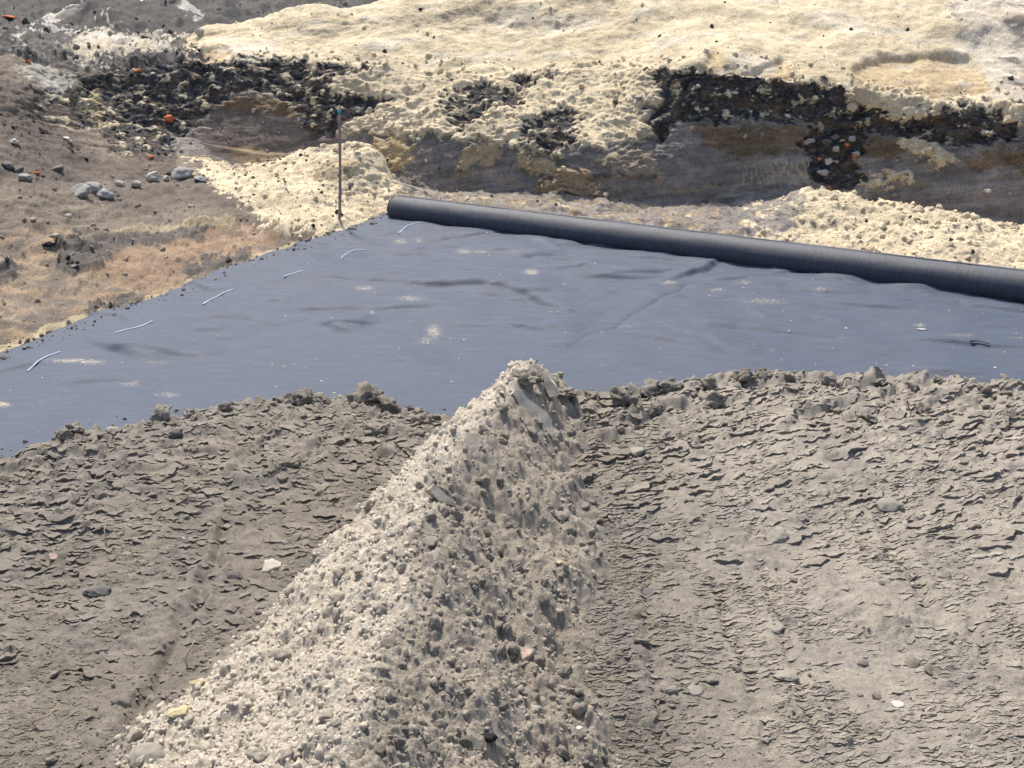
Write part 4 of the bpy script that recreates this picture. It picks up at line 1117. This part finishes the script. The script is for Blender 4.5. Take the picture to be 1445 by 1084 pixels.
# ================================================================== CLODS
rng = random.Random(11)
clod_a = [lump("clod", 10 + i, 3, .45, (1, .9, .75), 3, .20, M_soil_clod, 1.6) for i in range(6)]
clod_w = [lump("clod", 30 + i, 3, .40, (1, .85, .55), 6, .15, M_wet_clod, 1.4) for i in range(7)]
clod_small_a = [lump("crumb", 50 + i, 2, .45, (1, .9, .8), 2, .2, M_soil_clod, 1.6) for i in range(4)]
clod_small_w = [lump("crumb", 60 + i, 2, .45, (1, .9, .6), 3, .2, M_wet_clod, 1.6) for i in range(4)]
def pick_many(n, wt, rmin, rmax, power=2.5, sink=.1):
    w = wt.ravel().astype(float); w = np.cumsum(w); w /= w[-1]
    idx = np.searchsorted(w, RNG.random(n))
    r = rmin + (rmax - rmin) * RNG.random(n) ** power
    P = sflat[idx].copy(); P[:, 2] += r * (-sink)
    P[:, :2] += RNG.normal(0, .004, (n, 2))
    return [(*P[i], r[i]) for i in range(n)]
infr = ((np.abs(SX - CX) < 1050) * np.clip(np.gradient(SX) / 1.85, 1, 2.2))[None, :] * (Ys > 1.6)
area = np.gradient(Xs, axis=1) * np.gradient(Ys, axis=0)
wr_ = rmask * (tt > .02) * (infr > 0) * area
M_mid_clod = earth_mat("damp_shaded_clod", (0.270, 0.238, 0.194), 150, 0.34, 0.8, 0.006, per_obj=0.2)  # right flank clods: its shade put into the colour along with damper soil
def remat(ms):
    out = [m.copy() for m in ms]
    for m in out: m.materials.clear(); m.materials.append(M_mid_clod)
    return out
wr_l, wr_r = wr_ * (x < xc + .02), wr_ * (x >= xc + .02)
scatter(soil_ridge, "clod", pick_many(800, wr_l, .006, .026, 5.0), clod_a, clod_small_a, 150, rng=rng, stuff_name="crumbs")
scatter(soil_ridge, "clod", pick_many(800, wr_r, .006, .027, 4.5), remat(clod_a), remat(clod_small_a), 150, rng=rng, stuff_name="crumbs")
wbed = (1 - rmask) * (infr > 0) * area * (E > -.02) * (.10 + 1.2 * sstep(.9, .05, E) + .35 * sstep(.2, .6, patch2) + .9 * sstep(-.6, -.02, t) * (t < 0.02) + .5 * (x < -.2) * sstep(2.8, 3.4, y))
scatter(soil_bed, "clod", pick_many(1900, wbed, .004, .026, 4.5, .0), clod_w, clod_small_w, 300, tilt=.6, rng=rng, stuff_name="crumbs")

# bigger lumps along the broken rim
rim = []
for X, row, w in [(108, 604, 34), (95, 610, 22), (176, 590, 26), (196, 588, 24), (231, 580, 36), (268, 578, 20), (318, 570, 24), (402, 560, 30), (428, 556, 40), (455, 560, 26), (520, 556, 52), (548, 566, 30),
                  (590, 576, 22), (740, 533, 36), (757, 528, 28), (800, 548, 30), (830, 556, 26), (878, 556, 40), (925, 545, 50), (945, 542, 34), (1000, 536, 30), (1046, 528, 36), (1075, 524, 38), (1112, 528, 20),
                  (1170, 532, 26), (1240, 535, 24), (1290, 540, 20), (1325, 533, 16), (1385, 545, 24), (1420, 550, 20), (410, 650, 36), (390, 660, 40), (530, 600, 40), (598, 590, 34), (1010, 560, 40), (1225, 585, 36), (1300, 575, 34), (930, 575, 34)]:
    p, d = spick(X, row + 4)
    rim.append((p[0], p[1], p[2], w / 2 / F * d))
rim_protos = [lump("rim_clod", 90 + i, 4, .55, (1, .85, .8), 7, .30, M_wet_clod, 1.9) for i in range(7)]
scatter(soil_bed, "rim_clod", rim, rim_protos, clod_small_w, 300, tilt=.5, rng=rng, squash=.9)
grit = [lump("grit", 70 + i, 1, .4, (1, .9, .8), 0, .2, M_soil_clod) for i in range(4)]
cr_mesh = [lump("crumb", 80 + i, 2, .5, (1, .9, .8), 2, .3, M_soil_clod, 1.9) for i in range(5)]
scatter(soil_ridge, "crumb", pick_many(3800, wr_l / area, .004, .015, 2.8, .45), cr_mesh, cr_mesh, 0, rng=rng, stuff_name="loose_crumbs")
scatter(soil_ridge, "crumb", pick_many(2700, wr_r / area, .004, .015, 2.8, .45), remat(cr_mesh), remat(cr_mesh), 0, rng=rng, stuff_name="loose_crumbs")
scatter(soil_ridge, "grit", pick_many(4500, wr_l / area,   .002, .008, 3.0, .25), grit, grit, 0, rng=rng, stuff_name="grit")
scatter(soil_bed, "grit", pick_many(5000, (1 - rmask) * infr * (E > 0) * (.25 + sstep(.1, .5, patch2) + 2 * sstep(-.5, 0., t)), .002, .008, 3.0, -.1), [lump("grit", 76 + i, 1, .4, (1, .9, .8), 0, .2, M_wet_clod) for i in range(3)], [lump("grit", 76 + i, 1, .4, (1, .9, .8), 0, .2, M_wet_clod) for i in range(3)], 0, rng=rng, stuff_name="grit")

# ---- torn crust flakes: thin plates whose edge toward the pit's near side has curled up
NSX = 11
def soil_z(px_, py_):
    D_ = py_ * CP + (CAM_H - ZB) * SP
    ci = np.interp(CX + F * px_ / D_, SX, np.arange(len(SX)))
    pe = np.interp(ci, np.arange(len(SX)), phiE)
    ri = len(y_near) + (np.arctan2(CAM_H - ZB, py_) - near_phi) / (pe - near_phi) * (n1 - 1)
    ci = np.clip(ci, 0, len(SX) - 2); ri = np.clip(ri, 0, hz.shape[0] - 2)
    c0, r0 = ci.astype(int), ri.astype(int); fc, fr2 = ci - c0, ri - r0
    z00, z01, z10, z11 = hz[r0, c0], hz[r0, c0 + 1], hz[r0 + 1, c0], hz[r0 + 1, c0 + 1]
    return (z00 * (1 - fc) + z01 * fc) * (1 - fr2) + (z10 * (1 - fc) + z11 * fc) * fr2, SL[r0, c0]
def flake_arrays(cx_, cy_, W_, D_, H_, A_, seed):
    """N flakes -> vertices (N, 4, NSX, 3)"""
    n = len(cx_)
    g_ = np.random.default_rng(seed)
    u = np.linspace(-1, 1, NSX)[None, :]
    halfd = np.sqrt(np.clip(1 - (np.abs(u) ** 2.2), 0.02, 1))
    def jit(a):
        q = g_.random((n, NSX + 2)) - .5
        return a * ((q[:, :-2] + q[:, 1:-1] + q[:, 2:]) * .62 + .38 * (g_.random((n, NSX)) - .5))
    arc = g_.normal(0, .42, (n, 1)) * (u * u)
    front = -halfd * (.85 + jit(.85)) + arc
    back = halfd * (.9 + jit(.3)) + arc
    mid = front * .45 + back * .55
    xw = u * (1 + 0 * front) + jit(.10)
    lift = np.clip(halfd, .15, 1) * (.75 + jit(.7))
    rows_l = [(back, 0 * lift - .15), (mid, lift * .55), (front, lift), (front, lift), (front + .22 + jit(.1), lift * 0 - .35)]
    out = np.zeros((n, 5, NSX, 3)); ca, sa = np.cos(A_)[:, None], np.sin(A_)[:, None]
    for k, (yy, zz) in enumerate(rows_l):
        lx = xw * W_[:, None]; ly = yy * D_[:, None]
        out[:, k, :, 0] = cx_[:, None] + lx * ca - ly * sa
        out[:, k, :, 1] = cy_[:, None] + lx * sa + ly * ca
        out[:, k, :, 2] = zz * H_[:, None]
    return out
FL_F = np.array([(k * NSX + i, k * NSX + i + 1, (k + 1) * NSX + i + 1, (k + 1) * NSX + i) for k in (0, 1, 3) for i in range(NSX - 1)])[:, ::-1]
def flake_field(n, wt, wmin, wmax, power, asp, hgt, seed, keep):
    w = np.cumsum(wt.ravel().astype(float)); w /= w[-1]
    g_ = np.random.default_rng(seed)
    idx = np.searchsorted(w, g_.random(n))
    fx_, fy_ = sflat[idx, 0] + g_.normal(0, .004, n), sflat[idx, 1] + g_.normal(0, .004, n)
    W_ = wmin + (wmax - wmin) * g_.random(n) ** power
    W_ = W_ * np.where(fx_ < 0, .75, 1.0)
    D_ = W_ * asp * (.7 + .6 * g_.random(n)) * np.where(fx_ < 0, 1.35, 1.0)
    H_ = hgt * (.45 + .9 * g_.random(n)) * (W_ / wmax) ** .6 * np.where(fx_ < 0, .8, 1.0)
    rotf = np.where(fx_ > 0, np.radians(10) + np.radians(20) * sstep(2.3, 4.2, fy_) + np.radians(8) * sstep(.5, 2, fx_), np.radians(-4)) + g_.normal(0, 1, n) * np.where(fx_ < 0, .38, .22)
    arr_ = flake_arrays(fx_, fy_, W_, D_, H_, rotf, seed + 1)
    zz, cc_ = soil_z(arr_[..., 0].ravel(), arr_[..., 1].ravel())
    zz = zz.reshape(arr_.shape[:3])
    arr_[..., 2] += .55 * zz + .45 * zz.mean(axis=(1, 2), keepdims=True)
    tone = (1 + g_.normal(0, .10, n))[:, None, None]
    cols = cc_.reshape(arr_.shape) .mean(axis=(1, 2), keepdims=True) * tone[..., None] + 0 * arr_
    cols = np.broadcast_to(cols, arr_.shape)
    d_ = arr_.reshape(n, -1, 3); c_ = cols.reshape(n, -1, 3)
    order = np.argsort(-W_ / np.maximum(fy_, 1))
    for k in order[:keep]:
        o = link("soil_flake", mesh_from("soil_flake", d_[k] - d_[k].mean(0), FL_F, M_soil, c_[k]), soil_bed)
        o.location = d_[k].mean(0)
    rest = order[keep:]
    nv = d_.shape[1]
    Fall = (FL_F[None] + (np.arange(len(rest)) * nv)[:, None, None]).reshape(-1, 4)
    link("soil_flakes", mesh_from("soil_flakes", d_[rest].reshape(-1, 3), Fall, M_soil, c_[rest].reshape(-1, 3)), soil_bed, kind="stuff")
bedm = (1 - rmask) * infr * (t < .02) * (E > .0) * (np.arange(len(Ys))[:, None] >= len(y_near))
calm = sstep(-.10, .30, .9 * fbm2(x * 3.4 + .3 * wa, y * .8, 3, 312) + .45 * patch2 + .12)
flake_field(540, bedm * sstep(1.2, .2, E) * (x > -2.4), .026, .085, 2.1, .55, .022, 901, 190)
flake_field(2300, bedm * sstep(1.9, .5, E), .018, .058, 1.9, .42, .0155, 902, 60)
flake_field(10500, bedm * (.05 + .95 * calm + .4 * sstep(-.5, 0, t)) * (.4 + .6 * (x > 0)), .009, .033, 2.1, .38, .0056, 903, 50)
flake_field(3800, bedm * (.18 + .82 * calm), .006, .018, 1.6, .40, .0042, 904, 0)

# clods on the cut face, the mound and heaps
sand_clods = [lump("sand_clod", 200 + i, 3, .40, (1, .9, .8), 2, .2, M_sand_clod, 1.6) for i in range(5)]
sand_small = [lump("sand_crumb", 210 + i, 2, .40, (1, .9, .8), 2, .2, M_sand_clod, 1.6) for i in range(3)]
peat_clods = [lump("peat_clod", 220 + i, 3, .45, (1, .9, .8), 4, .2, M_peat_clod, 1.6) for i in range(5)]
peat_small = [lump("peat_crumb", 230 + i, 2, .45, (1, .9, .8), 3, .2, M_peat_clod, 1.6) for i in range(3)]
barea = np.linalg.norm(np.cross(np.gradient(PB, axis=0), np.gradient(PB, axis=1)), axis=-1) * (np.abs(BX - CX) < 800) * (VV < 10)
issand = AL[..., 0] > .36; isdark = AL[..., 0] < .10
def bank_spots(n, wt, rmin, rmax, power=2.5):
    w = np.cumsum(wt.ravel().astype(float)); w /= w[-1]
    idx = np.searchsorted(w, RNG.random(n))
    r = rmin + (rmax - rmin) * RNG.random(n) ** power
    P = flatP[idx]
    return [(*P[i], r[i]) for i in range(n)]
faceband = (VV > 3.9) & (VV < 7.5)
scatter(T["cut_face"], "sand_clod", bank_spots(800, barea * issand * faceband * (BX > 260) * (lump_n > .1), .008, .034, 4), sand_clods, sand_small, 280, rng=rng, stuff_name="sand_crumbs")
scatter(T["cut_face"], "peat_clod", bank_spots(520, barea * isdark * faceband * (BX > 100), .006, .026, 4), peat_clods, peat_small, 280, rng=rng, stuff_name="peat_crumbs")
scatter(T["sand_slope"], "sand_clod", bank_spots(420, barea * sr * (.15 + (fbm2(S_ * 1.5, T_ * 1.5, 3, 36) > .3)), .006, .035, 5), sand_clods, sand_small, 120, rng=rng, stuff_name="sand_crumbs")
scatter(T["sand_slope"], "peat_clod", bank_spots(90, barea * sr * (VV < 8.6), .005, .028, 4), peat_clods, peat_small, 40, rng=rng, stuff_name="peat_crumbs")
M_face_stone = earth_mat("face_pebble", (.24, .21, .18), 60, .4, .4, .01, per_obj=.5)
fst = [lump("pebble", 280 + i, 3, .25, (1, .9, .75), 5, .08, M_face_stone) for i in range(4)]
scatter(T["cut_face"], "pebble", bank_spots(240, barea * wall * (AL[..., 0] < .3) * ~peat_m, .006, .028, 3.5), fst, fst, 90, rng=rng, stuff_name="gravel")
scatter(T["debris_heap"], "sand_clod", bank_spots(600, barea * issand * (toe & (VV > 1.6)), .008, .04, 5), sand_clods, sand_small, 200, rng=rng, stuff_name="sand_crumbs")
scatter(T["debris_heap"], "peat_clod", bank_spots(160, barea * (toe & (VV > 1.8)), .005, .02, 4), peat_clods, peat_small, 30, rng=rng, stuff_name="peat_crumbs")
scatter(T["sand_mound"], "sand_clod", bank_spots(350, barea * mound, .008, .035, 5), sand_clods, sand_small, 150, rng=rng, stuff_name="sand_crumbs")
scatter(T["sand_mound"], "peat_clod", bank_spots(160, barea * mound * (1 + 4 * (tn > .2)), .007, .025, 3), peat_clods, peat_small, 40, rng=rng, stuff_name="peat_crumbs")
M_bank_stone = earth_mat("bank_pebble", (.27, .22, .17), 60, .3, .4, .01, per_obj=.35)
peb = [lump("pebble", 240 + i, 3, .25, (1, .9, .75), 3, .06, M_bank_stone) for i in range(5)]; peb_s = [lump("pebble", 250 + i, 2, .25, (1, .9, .75), 3, .06, M_bank_stone) for i in range(3)]
scatter(T["side_bank"], "pebble", bank_spots(700, barea * side * (VV > 1.02) * (.35 + sstep(.0, .5, s2)), .006, .030, 7), peb, peb_s, 160, rng=rng, stuff_name="gravel")
scatter(T["side_bank"], "peat_clod", bank_spots(220, barea * side * (AL[..., 0] < .13) * (VV > 1.2), .006, .028, 4), peat_clods, peat_small, 60, rng=rng, stuff_name="peat_crumbs")
rubz = (lambda m: m)((VV > 6.9) & (VV < 12) & ((BX < 262) | (VV > 9.9)) & (BX < 600) & (BX > -80))
wr2 = np.where(rubz, 1.0, 0) * np.linalg.norm(np.cross(np.gradient(PB, axis=0), np.gradient(PB, axis=1)), axis=-1) / np.maximum(Yb, 5)
M_rub = earth_mat("rubble_clod", (.085, .08, .076), 40, .4, .5, .02, per_obj=.5)
rbm = [lump("rubble_clod", 260 + i, 3, .4, (1, .9, .7), 5, .15, M_rub) for i in range(5)]; rbs = [lump("rubble_clod", 270 + i, 2, .4, (1, .9, .7), 5, .15, M_rub) for i in range(3)]
scatter(T["rubble_field"], "rubble_clod", bank_spots(700, wr2, .015, .07, 5), rbm, rbs, 150, rng=rng, stuff_name="rubble")

# crumbs of grey soil spilt past the rim onto the fabric
sp_, k_ = [], RNG.integers(80, len(SX) - 80, 420)
for c_ in k_:
    yy_ = edist[c_] + .10 + .30 * RNG.random() ** 2.2
    xx_ = (SX[c_] - CX) / F * (yy_ * CP + (CAM_H - .05) * SP)
    q_ = top[np.argmin((top[:, 0] - xx_) ** 2 + (top[:, 1] - yy_) ** 2)]
    r_ = .003 + .012 * RNG.random() ** 4
    sp_.append((xx_, yy_, q_[2] + r_ * .3, r_))
scatter(soil_bed, "crumb", sp_, clod_small_w, clod_small_w, 0, rng=rng, stuff_name="spilt_crumbs")

ed_, le_ = [], np.nonzero(np.arange(n_v * n_u) % n_u < 14)[0]
for q_ in RNG.choice(le_, 420):
    r_ = .004 + .014 * RNG.random() ** 4
    ed_.append((top[q_, 0] - .03 + .05 * RNG.random(), top[q_, 1] + .03 * RNG.random(), top[q_, 2] + r_ * .2, r_))
scatter(T["side_bank"], "crumb", ed_, peb_s, peb_s, 0, rng=rng, stuff_name="edge_crumbs")

# loose sand crumbs on the fabric
wf = np.clip(DU - .45, 0, 1) + .003
wc = np.cumsum(wf.ravel()); wc /= wc[-1]
idx = np.searchsorted(wc, RNG.random(900))
rr_ = .0025 + .007 * RNG.random(900) ** 4
VV_, TT_, b0 = [], [], 0
arr = [mesh_arrays(m) for m in [lump("grain", 300 + i, 1, .3, (1, .9, .6), 0, .1, M_sand_clod) for i in range(3)]]
for k, r in zip(idx, rr_):
    V, Tq = arr[k % 3]
    VV_.append(V * r + top[k]); TT_.append(Tq + b0); b0 += len(V)
link("sand_crumbs", mesh_from("sand_crumbs", np.concatenate(VV_), np.concatenate(TT_), M_sand_clod), None, kind="stuff", label="loose pale sand crumbs sprinkled over the blue grey fabric")
